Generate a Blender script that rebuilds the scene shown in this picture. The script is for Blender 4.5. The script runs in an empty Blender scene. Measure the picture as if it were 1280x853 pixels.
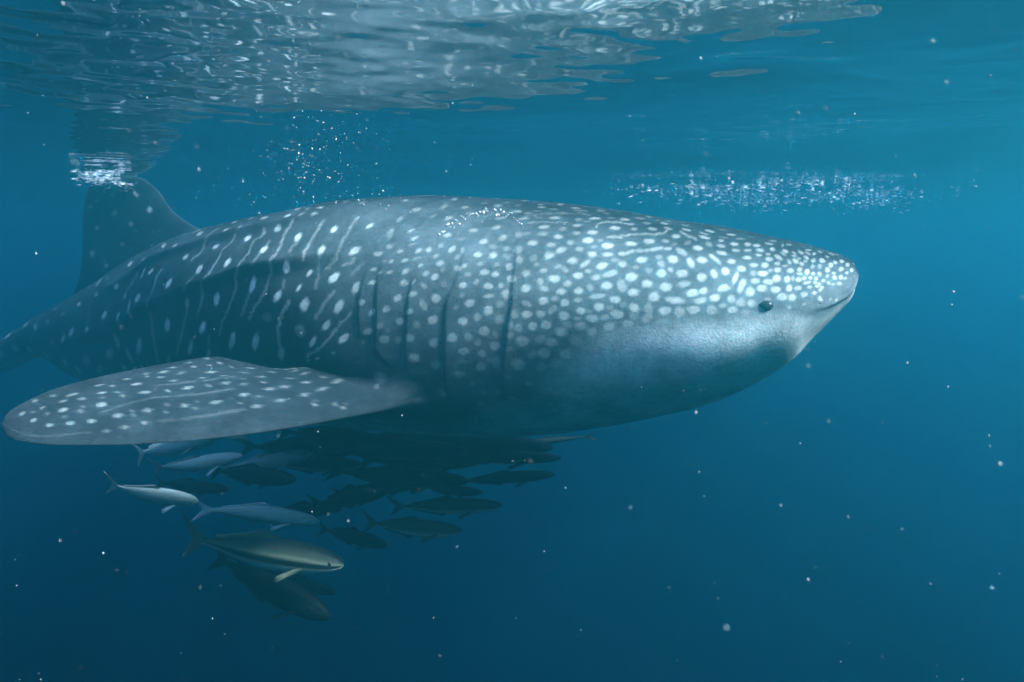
import bpy, bmesh, math, random
import numpy as np
from mathutils import Vector, Matrix

SC = bpy.context.scene
COL = SC.collection
random.seed(7)
R = math.radians

# ------------------------------------------------------------------ camera, sky, sun, exposure
CAM_Z = -0.37                                   # the camera floats 37 cm under the surface (z = 0)
cam_d = bpy.data.cameras.new("camera")
cam = bpy.data.objects.new("camera", cam_d)
COL.objects.link(cam)
cam.location = (0, 0, CAM_Z)
cam.rotation_euler = (R(90 - 8.0), 0, 0)
cam_d.sensor_width = 36.0
cam_d.lens = 25.31
cam_d.clip_start = 0.02
cam_d.clip_end = 2000
cam_d.dof.use_dof = True                       # near specks go soft, the shark stays sharp
cam_d.dof.focus_distance = 2.5
cam_d.dof.aperture_fstop = 4.0
SC.camera = cam

SUN_EL, SUN_AZ = R(45), R(115)                   # azimuth measured from +Y (view direction) towards +X
world = bpy.data.worlds.new("World")
SC.world = world
world.use_nodes = True
wn = world.node_tree
sky = wn.nodes.new("ShaderNodeTexSky")
sky.sky_type = 'NISHITA'
sky.sun_disc = False
sky.sun_elevation = SUN_EL
sky.sun_rotation = SUN_AZ
wn.nodes["Background"].inputs["Strength"].default_value = 0.10
wn.links.new(sky.outputs["Color"], wn.nodes["Background"].inputs["Color"])

sun_d = bpy.data.lights.new("sun", 'SUN')
sun_d.energy = 2.6
sun_d.angle = R(12)
sun_d.color = (1.0, 0.96, 0.9)
sun = bpy.data.objects.new("sun", sun_d)
COL.objects.link(sun)
to_sun = Vector((math.sin(SUN_AZ) * math.cos(SUN_EL), math.cos(SUN_AZ) * math.cos(SUN_EL), math.sin(SUN_EL)))
sun.rotation_euler = to_sun.to_track_quat('Z', 'Y').to_euler()

SC.view_settings.view_transform = 'Standard'
SC.view_settings.look = 'None'
SC.view_settings.gamma = 1.0
SC.view_settings.exposure = 5.38
SC.render.engine = 'CYCLES'
cy = SC.cycles
cy.use_denoising = True
cy.max_bounces = 8
cy.diffuse_bounces = 2
cy.glossy_bounces = 3
cy.transmission_bounces = 4
cy.transparent_max_bounces = 8
cy.volume_bounces = 2
cy.sample_clamp_indirect = 4.0

# water as it is seen through: scattering and absorption per metre (red, green, blue)
WATER_DENSITY = 0.78
WATER_COLOR = (0.0105, 0.122, 0.138)
WATER_ABSORB = (0.38, 0.585, 0.72)
WATER_G = 0.925


# ------------------------------------------------------------------ helpers
def link(name, mesh, mat=None, parent=None):
    o = bpy.data.objects.new(name, mesh)
    COL.objects.link(o)
    if mat:
        mesh.materials.append(mat)
    if parent:
        o.parent = parent
    return o


def tag(o, label=None, cat=None, group=None, kind=None):
    for k, v in (("label", label), ("category", cat), ("group", group), ("kind", kind)):
        if v:
            o[k] = v
    return o


def empty(name, loc=(0, 0, 0)):
    o = bpy.data.objects.new(name, None)
    COL.objects.link(o)
    o.location = loc
    o.empty_display_size = 0.1
    return o


def mesh_np(name, V, Q, smooth=True):
    """mesh from an (n,3) vertex array and an (m,4) or (m,3) face array"""
    me = bpy.data.meshes.new(name)
    V = np.asarray(V, np.float32)
    Q = np.asarray(Q, np.int32)
    k = Q.shape[1]
    me.vertices.add(len(V))
    me.vertices.foreach_set("co", V.ravel())
    me.loops.add(Q.size)
    me.loops.foreach_set("vertex_index", Q.ravel())
    me.polygons.add(len(Q))
    me.polygons.foreach_set("loop_start", np.arange(0, Q.size, k, dtype=np.int32))
    try:
        me.polygons.foreach_set("loop_total", np.full(len(Q), k, np.int32))
    except Exception:
        pass
    me.update(calc_edges=True)
    if smooth:
        me.polygons.foreach_set("use_smooth", np.ones(len(Q), bool))
    me.validate()
    return me


def grid_quads(n, m, wrap=False):
    """quads of an n x m vertex grid; wrap closes the second index"""
    i = np.arange(n - 1)[:, None]
    j = np.arange(m if wrap else m - 1)[None, :]
    j2 = (j + 1) % m
    return np.stack([i * m + j, (i + 1) * m + j, (i + 1) * m + j2, i * m + j2], -1).reshape(-1, 4)


def set_attr(me, name, values):
    a = me.attributes.new(name, 'FLOAT', 'POINT')
    a.data.foreach_set("value", np.asarray(values, np.float32).ravel())


def pchip(x, y, xq):
    """monotone cubic interpolation, columns of y together"""
    x = np.asarray(x, float)
    y = np.asarray(y, float)
    if y.ndim == 1:
        return pchip(x, y[:, None], xq)[..., 0]
    h = np.diff(x)[:, None]
    d = np.diff(y, axis=0) / h
    m = np.zeros_like(y)
    w1 = 2 * h[1:] + h[:-1]
    w2 = h[1:] + 2 * h[:-1]
    ok = (d[:-1] * d[1:]) > 0
    with np.errstate(divide='ignore', invalid='ignore'):
        hm = (w1 + w2) / (w1 / d[:-1] + w2 / d[1:])
    m[1:-1] = np.where(ok, hm, 0)
    m[0] = d[0]
    m[-1] = d[-1]
    xq = np.asarray(xq, float)
    k = np.clip(np.searchsorted(x, xq, side='right') - 1, 0, len(x) - 2)
    hh = (x[k + 1] - x[k])
    t = ((xq - x[k]) / hh)[..., None]
    hh = hh[..., None]
    return ((2 * t ** 3 - 3 * t ** 2 + 1) * y[k] + (t ** 3 - 2 * t ** 2 + t) * hh * m[k]
            + (-2 * t ** 3 + 3 * t ** 2) * y[k + 1] + (t ** 3 - t ** 2) * hh * m[k + 1])


def sstep(a, b, x):
    t = np.clip((x - a) / (b - a), 0, 1)
    return t * t * (3 - 2 * t)


# ------------------------------------------------------------------ materials
def new_mat(name):
    m = bpy.data.materials.new(name)
    m.use_nodes = True
    return m, m.node_tree.nodes, m.node_tree.links


def skin_material(name, dark, flank, spot, belly, rough=0.55):
    """countershaded skin, contrast painted stronger to offset the top light: attributes 'spot' (0..1) and 'belly' (0..1) mix three colours, noise breaks them up"""
    m, n, l = new_mat(name)
    b = n["Principled BSDF"]
    co = n.new("ShaderNodeTexCoord")
    noise = n.new("ShaderNodeTexNoise")
    noise.inputs["Scale"].default_value = 9.0
    noise.inputs["Detail"].default_value = 6.0
    l.new(co.outputs["Object"], noise.inputs["Vector"])
    a_s = n.new("ShaderNodeAttribute"); a_s.attribute_name = "spot"
    a_b = n.new("ShaderNodeAttribute"); a_b.attribute_name = "belly"
    a_d = n.new("ShaderNodeAttribute"); a_d.attribute_name = "dorsal"
    cr = n.new("ShaderNodeValToRGB")                 # back, flank, belly: natural countershading, painted deeper to offset light from above
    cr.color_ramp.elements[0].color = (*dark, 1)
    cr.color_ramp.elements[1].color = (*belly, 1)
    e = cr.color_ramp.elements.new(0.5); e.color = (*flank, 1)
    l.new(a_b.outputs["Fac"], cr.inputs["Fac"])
    sc = n.new("ShaderNodeValToRGB")                 # spots painted duller on the back to offset the stronger light there
    sc.color_ramp.elements[0].color = (*[v * 0.22 for v in spot], 1)
    sc.color_ramp.elements[1].color = (*spot, 1)
    sc.color_ramp.elements[1].position = 0.4
    e = sc.color_ramp.elements.new(1.0); e.color = (*[min(1, v * 2.3) for v in spot], 1)
    l.new(a_d.outputs["Fac"], sc.inputs["Fac"])
    mix2 = n.new("ShaderNodeMix"); mix2.data_type = 'RGBA'
    l.new(a_s.outputs["Fac"], mix2.inputs["Factor"])
    l.new(cr.outputs["Color"], mix2.inputs["A"])
    l.new(sc.outputs["Color"], mix2.inputs["B"])
    scuff = n.new("ShaderNodeTexNoise")
    scuff.inputs["Scale"].default_value = 55.0
    scuff.inputs["Detail"].default_value = 8.0
    scuff.inputs["Roughness"].default_value = 0.7
    l.new(co.outputs["Object"], scuff.inputs["Vector"])
    both = n.new("ShaderNodeMath"); both.operation = 'MULTIPLY_ADD'
    both.inputs[1].default_value = 0.9
    off = n.new("ShaderNodeMath"); off.operation = 'SUBTRACT'; off.inputs[1].default_value = 0.45
    l.new(noise.outputs["Fac"], off.inputs[0])
    l.new(scuff.outputs["Fac"], both.inputs[0])
    l.new(off.outputs[0], both.inputs[2])
    ramp = n.new("ShaderNodeMapRange")
    ramp.inputs["From Min"].default_value = 0.3
    ramp.inputs["From Max"].default_value = 0.7
    ramp.inputs["To Min"].default_value = 0.66
    ramp.inputs["To Max"].default_value = 1.26
    l.new(both.outputs[0], ramp.inputs["Value"])
    mul = n.new("ShaderNodeMix"); mul.data_type = 'RGBA'; mul.blend_type = 'MULTIPLY'
    mul.inputs["Factor"].default_value = 1.0
    l.new(mix2.outputs["Result"], mul.inputs["A"])
    l.new(ramp.outputs["Result"], mul.inputs["B"])
    l.new(mul.outputs["Result"], b.inputs["Base Color"])
    b.inputs["Roughness"].default_value = rough
    b.inputs["Specular IOR Level"].default_value = 0.0      # wet skin under water has no sheen
    fine = n.new("ShaderNodeTexNoise")
    fine.inputs["Scale"].default_value = 160.0
    fine.inputs["Detail"].default_value = 3.0
    l.new(co.outputs["Object"], fine.inputs["Vector"])
    bump = n.new("ShaderNodeBump")
    bump.inputs["Strength"].default_value = 0.3
    bump.inputs["Distance"].default_value = 0.004
    l.new(fine.outputs["Fac"], bump.inputs["Height"])
    l.new(bump.outputs["Normal"], b.inputs["Normal"])
    return m


def plain_material(name, color, rough=0.5, var=0.15, scale=20.0, spec=0.2):
    m, n, l = new_mat(name)
    b = n["Principled BSDF"]
    co = n.new("ShaderNodeTexCoord")
    noise = n.new("ShaderNodeTexNoise")
    noise.inputs["Scale"].default_value = scale
    noise.inputs["Detail"].default_value = 4.0
    l.new(co.outputs["Object"], noise.inputs["Vector"])
    mix = n.new("ShaderNodeMix"); mix.data_type = 'RGBA'
    mix.inputs["A"].default_value = (*[c * (1 - var) for c in color], 1)
    mix.inputs["B"].default_value = (*[min(1, c * (1 + var)) for c in color], 1)
    l.new(noise.outputs["Fac"], mix.inputs["Factor"])
    l.new(mix.outputs["Result"], b.inputs["Base Color"])
    b.inputs["Roughness"].default_value = rough
    b.inputs["Specular IOR Level"].default_value = spec
    return m


SHARK_SKIN = skin_material("shark_skin", (0.0050, 0.0066, 0.0078), (0.039, 0.047, 0.050), (0.130, 0.143, 0.130), (0.25, 0.275, 0.265))  # back tone darker than real skin, offsetting the sunlit top
DARK_SKIN = plain_material("dark_crease", (0.045, 0.05, 0.055))
EYE_MAT = plain_material("shark_eye", (0.004, 0.004, 0.005), rough=0.3, spec=0.05)


# ------------------------------------------------------------------ setting: surface, water, sea bed
def water_surface():
    def axis(a, b, step, far, g=1.16):
        core = list(np.arange(a, b + 1e-6, step))
        s, x = step, core[-1]
        while x < far:
            s *= g; x += s; core.append(x)
        s, x, lo = step, core[0], []
        while x > -far:
            s *= g; x -= s; lo.append(x)
        return np.array(lo[::-1] + core)
    xs = axis(-4.0, 4.0, 0.016, 160)
    ys = axis(0.6, 7.0, 0.016, 160)
    X, Y = np.meshgrid(xs, ys, indexing='ij')
    dx = np.gradient(xs)[:, None]
    dy = np.gradient(ys)[None, :]
    cell = np.maximum(dx, dy)
    rng = np.random.default_rng(11)
    Z = np.zeros_like(X)
    for lam0, n, slope, spread in WAVES:
        for k in range(n):
            lam = lam0 * rng.uniform(0.75, 1.35)
            ang = WIND + rng.normal(0, spread)
            ph = rng.uniform(0, 2 * math.pi)
            kx, ky = math.cos(ang) * 2 * math.pi / lam, math.sin(ang) * 2 * math.pi / lam
            amp = slope * lam / (2 * math.pi) * math.sqrt(2.0 / n)
            fade = sstep(lam / 2.5, lam / 6.0, cell)
            Z += fade * amp * np.sin(kx * X + ky * Y + ph)
    Z += WATER_LEVEL
    # one steeper wavelet off the snout, which mirrors a separate scrap of the head
    Z += 0.018 * np.exp(-0.5 * (((X - 0.58) / 0.14) ** 2 + ((Y - 1.72 - 0.1 * (X - 0.58)) / 0.10) ** 2))
    V = np.stack([X, Y, Z], -1).reshape(-1, 3)
    me = mesh_np("water_surface", V, grid_quads(len(xs), len(ys)))
    m, n, l = new_mat("water_surface")
    n.remove(n["Principled BSDF"])
    out = n["Material Output"]
    fr = n.new("ShaderNodeFresnel"); fr.inputs["IOR"].default_value = 1.333
    tr = n.new("ShaderNodeBsdfTransparent")
    gl = n.new("ShaderNodeBsdfGlossy"); gl.inputs["Roughness"].default_value = 0.0
    mx = n.new("ShaderNodeMixShader")
    l.new(fr.outputs["Fac"], mx.inputs["Fac"])
    l.new(tr.outputs["BSDF"], mx.inputs[1])
    l.new(gl.outputs["BSDF"], mx.inputs[2])
    l.new(mx.outputs["Shader"], out.inputs["Surface"])
    o = link("water_surface", me, m)
    # normals must point up, so that seen from below the surface turns into a mirror past the critical angle
    if me.polygons[0].normal.z < 0:
        me.flip_normals()
    return tag(o, "rippled underside of the sea surface mirroring the shark's back", kind="structure")


WATER_LEVEL = 0.03
# (wavelength m, number of waves, rms slope, spread of direction)
WIND = R(75)
WAVES = [(3.2, 6, 0.022, 0.45), (1.1, 8, 0.018, 0.6), (0.42, 10, 0.012, 1.0), (0.17, 16, 0.023, 1.4), (0.08, 16, 0.024, 1.6)]
water_surface()

bm = bmesh.new()
bmesh.ops.create_grid(bm, x_segments=60, y_segments=60, size=150)
for v in bm.verts:
    v.co.z = -22 + 0.6 * math.sin(v.co.x * 0.13) * math.cos(v.co.y * 0.11) + random.uniform(-0.2, 0.2)
me = bpy.data.meshes.new("seabed"); bm.to_mesh(me); bm.free()
tag(link("seabed", me, plain_material("sand", (0.28, 0.25, 0.2), rough=0.9, scale=0.5)), "pale sandy sea bed lost in the deep blue", kind="structure")

bm = bmesh.new()
bmesh.ops.create_cube(bm, size=1.0)
for v in bm.verts:
    v.co = Vector((v.co.x * 310, v.co.y * 310, -24.0 if v.co.z < 0 else 0.35))
me = bpy.data.meshes.new("haze"); bm.to_mesh(me); bm.free()
m, n, l = new_mat("sea_water_volume")
n.remove(n["Principled BSDF"])
pv = n.new("ShaderNodeVolumePrincipled")
pv.inputs["Color"].default_value = (*WATER_COLOR, 1)
pv.inputs["Absorption Color"].default_value = (*WATER_ABSORB, 1)
pv.inputs["Density"].default_value = WATER_DENSITY
pv.inputs["Anisotropy"].default_value = WATER_G
pv.inputs["Density Attribute"].default_value = ""
l.new(pv.outputs["Volume"], n["Material Output"].inputs["Volume"])
tag(link("haze", me, m), "clear blue sea water that fades far things", kind="stuff")

# ------------------------------------------------------------------ whale shark: body as one lofted sheet in (s, phi)
# <shark-geometry>
# stations from the snout to the tail: x, y of the axis, top z, bottom z, half width
STATIONS = [
   (1.156, 2.42, -0.476, -0.511, 0.05),
   (1.148, 2.43, -0.447, -0.555, 0.2),
   (1.114, 2.45, -0.421, -0.608, 0.31),
   (1.047, 2.48, -0.397, -0.698, 0.4),
   (1.001, 2.5, -0.381, -0.763, 0.43),
   (0.909, 2.55, -0.359, -0.849, 0.47),
   (0.754, 2.6, -0.322, -0.942, 0.49),
   (0.594, 2.66, -0.298, -1.002, 0.5),
   (0.425, 2.72, -0.264, -1.057, 0.5),
   (0.188, 2.8, -0.231, -1.114, 0.5),
   (-0.064, 2.87, -0.209, -1.146, 0.5),
   (-0.332, 2.97, -0.194, -1.162, 0.5),
   (-0.623, 3.1, -0.202, -1.175, 0.5),
   (-0.89, 3.32, -0.23, -1.205, 0.49),
   (-1.226, 3.66, -0.259, -1.261, 0.47),
   (-1.564, 4.0, -0.296, -1.311, 0.44),
   (-1.896, 4.35, -0.346, -1.368, 0.41),
   (-2.265, 4.6, -0.45, -1.393, 0.36),
   (-2.663, 4.85, -0.615, -1.404, 0.3),
   (-3.001, 5.05, -0.742, -1.354, 0.24),
   (-3.445, 5.3, -0.915, -1.232, 0.16),
   (-4.069, 5.65, -1.155, -1.412, 0.11),
   (-4.732, 6.0, -1.264, -1.525, 0.09),
   (-6.096, 6.6, -1.399, -1.565, 0.07),
   (-7.084, 7.0, -1.413, -1.509, 0.04),
]

NS, NP = 1200, 480


def shark_axis():
    T = np.array(STATIONS)
    s = np.concatenate([[0], np.cumsum(np.hypot(np.diff(T[:, 0]), np.diff(T[:, 1])))]) + 0.004
    return T, s


def shark_frame(s):
    """axis point, half widths and section vectors at arc lengths s (m from the snout)"""
    T, s0 = shark_axis()
    q = pchip(np.sqrt(np.concatenate([[0], s0])), np.vstack([[T[0, 0] + .003, T[0, 1], T[0, 2] - .016, T[0, 3] + .016, 0.004], T]), np.sqrt(s))
    return q


def shark_surface(s, phi):
    """points of the smooth body: s (n,), phi (m,) -> (n, m, 3)"""
    q = shark_frame(s)
    e = 0.02
    a, b = shark_frame(np.maximum(s - e, 0.0005)), shark_frame(s + e)
    # heading smoothed over a longer run so that sections do not fan out at the snout
    a2, b2 = shark_frame(np.maximum(s - 0.25, 0.03)), shark_frame(np.maximum(s + 0.25, 0.4))
    t = (b2 - a2)[:, :2]
    t /= np.linalg.norm(t, axis=1)[:, None]
    lat = np.stack([-t[:, 1], t[:, 0]], 1)          # horizontal, square to the axis
    lat *= np.sign(-lat[:, 1:2])                     # pointing to the -Y flank
    zt, zb, w = q[:, 2], q[:, 3], q[:, 4]
    k = 0.46 + 0.08 * sstep(0.2, 1.2, s)             # where the section is widest, from the bottom
    zc = zb + (zt - zb) * k
    c, sn = np.cos(phi)[None, :], np.sin(phi)[None, :]
    ec = 0.92
    cc = np.sign(c) * np.abs(c) ** ec
    ss = np.sign(sn) * np.abs(sn) ** 0.86
    z = zc[:, None] + np.where(c > 0, (zt - zc)[:, None] * cc, (zc - zb)[:, None] * cc)
    off = w[:, None] * ss
    return np.stack([q[:, 0:1] + lat[:, 0:1] * off, q[:, 1:2] + lat[:, 1:2] * off, z], -1)


def shark_s_columns(n=NS):
    _, s0 = shark_axis()
    L = s0[-1]
    # dense over the head and trunk, thinning out over the tail
    knots_u = np.array([0, .04, .17, .56, .84, .93, 1.0])
    knots_s = np.array([0.0006, .02, .30, 2.2, 4.4, 5.8, L - 0.001])
    return pchip(knots_u, knots_s, np.linspace(0, 1, n))
# </shark-geometry>


# skin pattern and landmarks in body coordinates.  spots: distance from the snout along the axis (mm), angle from the
# back (mrad), half length (mm), half width (mm), slant (degrees), strength (percent); the same on both flanks
# <spots>
SPOTS = [
    (1751,401,22,13,133,70), (1585,367,25,14,118,90), (1496,559,20,17,139,90), (1408,489,29,13,-77,70), (1408,288,30,13,114,80), (1330,480,16,15,-169,100), (1253,515,18,12,-129,90), (1276,367,15,12,89,50),
    (1361,663,18,14,-143,90), (1424,646,18,11,-115,60), (1536,707,20,13,-97,70), (1701,681,14,11,96,50), (1634,785,17,14,-133,100), (1701,803,11,7,131,60), (1544,873,27,14,-82,50), (1472,846,17,8,-142,90),
    (1448,916,17,8,-153,100), (1338,873,17,11,-173,100), (1260,812,19,12,-179,80), (1192,759,12,9,-159,90), (1561,1082,19,10,-175,85), (1528,1012,17,11,179,50), (1488,1047,15,8,-167,80), (1424,1038,14,11,-150,90),
    (1392,1030,12,11,-135,90), (1314,1012,16,13,-129,100), (1353,986,12,10,-161,50), (1215,925,16,12,-167,100), (1291,908,16,8,-174,40), (1448,986,14,7,-163,50), (1361,1073,13,8,-137,60), (1276,1004,18,8,-87,50),
    (1222,1047,16,11,-170,90), (1170,1047,16,13,-166,100), (1464,1134,15,9,-165,90), (1512,1143,10,8,-152,70), (1536,1143,12,6,-178,40), (1408,1169,12,9,-145,80), (1345,1143,16,12,-157,100), (1283,1178,18,11,178,80),
    (1260,1152,11,10,178,80), (1207,1126,15,9,-173,60), (1424,1108,18,7,-158,40), (1291,1082,13,9,-129,50), (1569,1213,16,8,-175,80), (1512,1230,15,8,-162,80), (1544,1239,12,5,-162,50), (1456,1222,17,11,-147,80),
    (1384,1230,13,10,-155,60), (1353,1257,16,13,-160,100), (1330,1187,10,9,-141,40), (1245,1222,15,10,177,50), (1192,1204,18,12,-171,90), (1155,1213,13,12,166,90), (1569,1318,18,9,-171,85), (1456,1309,19,13,-170,90),
    (1260,1309,17,11,179,85), (1215,1283,13,10,-115,60), (1177,1309,18,12,-176,95), (1384,1326,18,9,139,50), (1322,1300,15,11,-90,40), (1424,1300,13,6,-116,70), (1472,1431,19,14,-149,100), (1424,1396,18,12,-164,80),
    (1384,1466,24,14,122,60), (1345,1414,19,17,178,100), (1230,1440,20,14,-171,100), (1170,1492,19,18,-173,90), (1170,1388,23,7,-176,70), (1260,1388,13,8,-161,50), (1276,1475,12,10,-178,35), (1561,1536,18,11,-143,90),
    (1512,1510,17,13,-152,80), (1432,1518,18,11,-165,80), (1353,1562,21,17,-167,100), (1253,1562,20,16,-174,100), (1207,1536,16,14,-172,60), (1464,1580,18,15,-165,100), (1408,1588,17,15,-163,40), (1185,1614,20,18,-169,100),
    (1577,1641,22,14,-162,75), (1536,1606,16,13,-164,35), (1602,1466,18,11,-172,45), (1520,1684,23,15,-165,70), (1432,1667,21,15,-171,60), (1472,1684,18,15,-156,50), (1353,1693,20,17,-151,95), (1291,1658,20,17,-166,80),
    (1238,1649,17,16,-150,45), (1155,1702,17,15,-163,80), (1253,1737,22,15,-174,80), (1424,1798,24,18,-170,85), (1353,1841,21,17,-151,65), (1192,1754,16,15,44,50), (1200,1850,22,17,-157,85), (1276,1894,24,13,180,70),
    (1260,1815,32,7,-178,30), (1207,1684,16,13,-170,35), (1504,1632,12,10,-161,30), (1222,393,20,17,95,80), (1207,305,16,14,100,50), (1140,497,19,15,-164,90), (1155,358,15,11,-110,50), (1185,628,21,11,-164,90),
    (1185,750,16,11,-153,95), (1096,515,17,9,-160,80), (1162,131,43,12,101,50), (1082,288,19,13,77,60), (1067,358,19,16,-173,100), (1074,454,19,7,-166,60), (1017,201,43,15,102,90), (1024,375,19,9,-172,70),
    (982,436,24,10,-178,50), (947,271,20,18,165,90), (926,340,32,12,-168,60), (913,393,24,8,-174,50), (859,253,22,19,90,70), (832,323,16,14,-161,40), (1103,611,19,8,-160,100), (1053,576,13,7,-171,40),
    (996,550,22,11,-167,100), (913,532,15,13,103,40), (879,559,15,7,-163,50), (859,471,22,12,-156,100), (806,419,15,10,-142,40), (762,419,12,9,73,80), (1024,707,21,11,-167,100), (954,698,15,13,169,50),
    (906,637,19,10,-167,90), (774,602,21,15,-156,100), (1017,794,19,11,-176,60), (961,803,19,12,-176,100), (899,742,16,10,-172,80), (846,698,19,13,-169,85), (1074,812,19,8,-167,35), (1046,908,18,14,-178,100),
    (1155,881,15,14,177,95), (1103,820,17,15,130,55), (1089,986,18,16,136,70), (1082,1073,17,13,112,60), (982,908,19,12,-178,70), (913,855,15,13,167,60), (852,812,20,16,-177,100), (781,838,22,15,-170,100),
    (813,785,12,9,-173,40), (826,873,13,8,-173,40), (879,916,16,11,175,80), (826,951,18,13,-176,90), (774,934,20,10,-171,80), (730,908,12,10,-173,80), (975,1012,19,16,-147,90), (940,951,21,13,-148,85),
    (1031,1047,18,14,171,45), (892,1038,19,15,-173,100), (1170,1047,17,14,-179,100), (1133,977,15,12,171,50), (1125,1047,14,12,155,35), (1177,960,16,11,175,50), (846,1056,24,11,-126,70), (787,1047,22,14,-149,95),
    (724,1012,13,12,137,80), (749,977,16,10,-172,35), (1111,1143,16,14,164,80), (1155,1126,13,9,178,45), (989,1152,15,10,-167,70), (940,1100,16,8,-157,50), (913,1134,16,9,149,55), (947,1213,21,14,-179,100),
    (866,1161,19,12,180,100), (832,1117,12,9,-178,50), (755,1117,28,12,-156,75), (806,1161,18,11,-164,60), (1053,1187,17,13,178,75), (1155,1213,16,12,178,95), (1096,1248,21,14,-180,70), (996,1239,15,13,113,50),
    (899,1239,18,13,-173,60), (762,1222,22,14,-175,85), (718,1187,17,15,119,50), (1017,1108,12,10,157,40), (1133,1300,12,11,146,60), (1111,1361,21,17,180,65), (1046,1309,18,16,176,100), (982,1300,17,11,173,60),
    (920,1309,18,12,-177,90), (859,1292,17,13,-179,95), (819,1257,15,11,145,50), (1038,1431,23,10,161,60), (982,1396,19,14,-178,100), (940,1370,14,9,-177,55), (906,1396,17,15,179,95), (859,1361,15,9,-176,50),
    (793,1318,32,10,-166,60), (730,1326,19,14,-176,95), (781,1405,18,15,-177,95), (846,1440,17,13,-176,85), (749,1396,13,9,-175,45), (819,1440,14,8,-175,30), (1133,1440,15,13,-179,35), (1082,1510,17,14,91,50),
    (1038,1501,20,15,-175,100), (989,1492,19,13,-175,60), (947,1457,20,13,-137,60), (906,1492,21,16,-175,85), (724,1440,21,15,-175,80), (762,1475,18,11,-174,40), (806,1492,22,13,-179,80), (859,1501,16,7,-175,40),
    (1133,1545,19,17,-173,45), (1017,1571,18,16,-169,95), (968,1562,20,17,-172,85), (1096,1580,17,15,84,50), (1067,1588,17,16,-152,40), (846,1553,23,16,-174,60), (749,1536,21,16,-174,60), (913,1597,24,18,168,70),
    (892,1545,18,12,-174,35), (806,1580,20,16,-171,50), (1096,1632,19,13,-175,45), (1053,1667,25,19,-173,85), (989,1641,23,16,-173,40), (947,1667,21,18,-168,60), (1148,1702,20,17,-162,85), (1148,1632,15,14,74,35),
    (975,1737,25,20,-168,75), (899,1737,23,19,-164,55), (1074,1824,27,22,-166,75), (1017,1745,21,16,43,40), (1103,1719,19,10,-177,30), (1148,1815,23,18,75,40), (859,1641,26,18,-174,35), (989,1841,23,20,-160,30),
    (933,1815,23,19,-162,25), (806,419,12,10,-174,60), (755,401,20,17,177,100), (730,489,17,11,-163,80), (681,401,17,14,-143,80), (712,305,23,13,-179,70), (693,175,23,14,111,90), (774,602,19,13,-168,100),
    (712,567,12,11,62,70), (657,497,18,16,-159,100), (657,262,14,9,106,50), (628,314,23,15,124,100), (610,436,20,11,144,90), (622,209,21,11,118,50), (554,419,22,12,135,95), (560,297,24,11,142,50),
    (576,585,19,15,106,95), (705,777,22,13,-169,100), (651,707,21,15,-172,100), (605,672,15,12,147,60), (576,698,11,10,77,40), (538,672,21,10,-113,50), (500,724,18,15,157,100), (549,794,25,14,132,80),
    (571,890,20,18,143,100), (663,934,19,14,-177,100), (718,1012,14,13,174,85), (681,1021,13,8,179,50), (616,890,14,12,144,50), (605,951,17,12,133,70), (576,1004,14,9,125,50), (516,925,25,12,117,80),
    (475,881,19,15,143,100), (435,838,29,9,133,90), (415,759,19,13,167,100), (464,654,18,12,117,50), (420,646,15,11,175,80), (425,559,13,10,75,80), (475,375,21,15,139,100), (490,454,21,9,154,70),
    (485,532,22,13,150,100), (420,489,18,9,179,50), (401,375,20,12,-143,90), (435,271,16,13,-139,50), (369,445,18,9,-150,60), (382,576,17,13,-133,95), (342,532,21,12,83,70), (373,681,17,10,-158,80),
    (338,654,15,10,-150,80), (338,777,17,11,-164,95), (382,855,16,13,-161,80), (347,934,15,14,157,95), (396,986,18,14,88,95), (430,1021,19,11,111,75), (364,1056,27,8,-109,75), (342,1126,30,11,-111,80),
    (469,1065,18,16,130,100), (538,1038,20,16,-179,90), (599,1056,17,16,169,85), (639,1038,14,13,172,45), (687,1117,21,17,-178,95), (749,1108,20,12,-167,70), (712,1222,18,16,145,55), (639,1161,20,16,-165,85),
    (582,1178,20,16,179,95), (527,1143,25,12,-167,65), (396,1161,20,14,-176,90), (500,1222,20,14,-179,90), (459,1196,15,13,-157,80), (675,1257,19,14,-178,95), (616,1274,19,18,168,95), (730,1326,19,13,-170,95),
    (554,1292,30,13,177,80), (420,1265,18,13,-179,95), (469,1292,23,12,-168,65), (669,1379,19,16,166,90), (718,1440,21,13,-175,85), (705,1361,13,11,-178,40), (749,1396,13,9,-175,40), (628,1379,21,15,97,50),
    (582,1388,22,15,-179,85), (538,1396,19,18,107,55), (490,1370,22,14,180,85), (425,1379,19,16,178,55), (396,1335,13,10,179,55), (369,1274,16,14,82,70), (364,1388,18,12,177,70), (338,1318,14,13,80,55),
    (313,1326,12,10,83,60), (317,1213,13,12,79,70), (628,1449,19,17,-179,50), (687,1501,20,13,-175,50), (749,1536,16,14,91,55), (669,1449,17,12,-176,40), (588,1466,20,10,-178,25), (325,1422,16,12,174,40),
    (313,524,18,12,73,90), (277,428,17,16,169,70), (301,620,18,12,-132,80), (264,567,21,10,92,90), (236,410,28,5,91,60), (217,349,20,11,91,80), (305,698,14,9,177,70), (273,663,13,9,74,60),
    (225,559,22,10,102,90), (268,305,20,14,106,70), (268,750,16,13,68,95), (244,707,22,11,113,95), (229,637,19,7,118,70), (209,768,21,7,100,70), (317,873,16,12,-156,75), (277,855,15,13,64,80),
    (244,820,13,10,76,70), (221,855,11,7,-169,60), (190,750,19,10,87,80), (178,541,22,10,95,90), (197,585,18,7,108,70), (197,654,12,8,109,60), (156,401,25,10,-124,70), (156,515,17,9,89,70),
    (160,646,19,10,83,80), (171,812,14,8,85,70), (182,698,13,7,67,60), (240,916,13,12,81,80), (260,934,10,8,80,40), (201,942,14,11,61,85), (174,916,13,8,64,70), (174,995,10,8,167,70),
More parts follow.
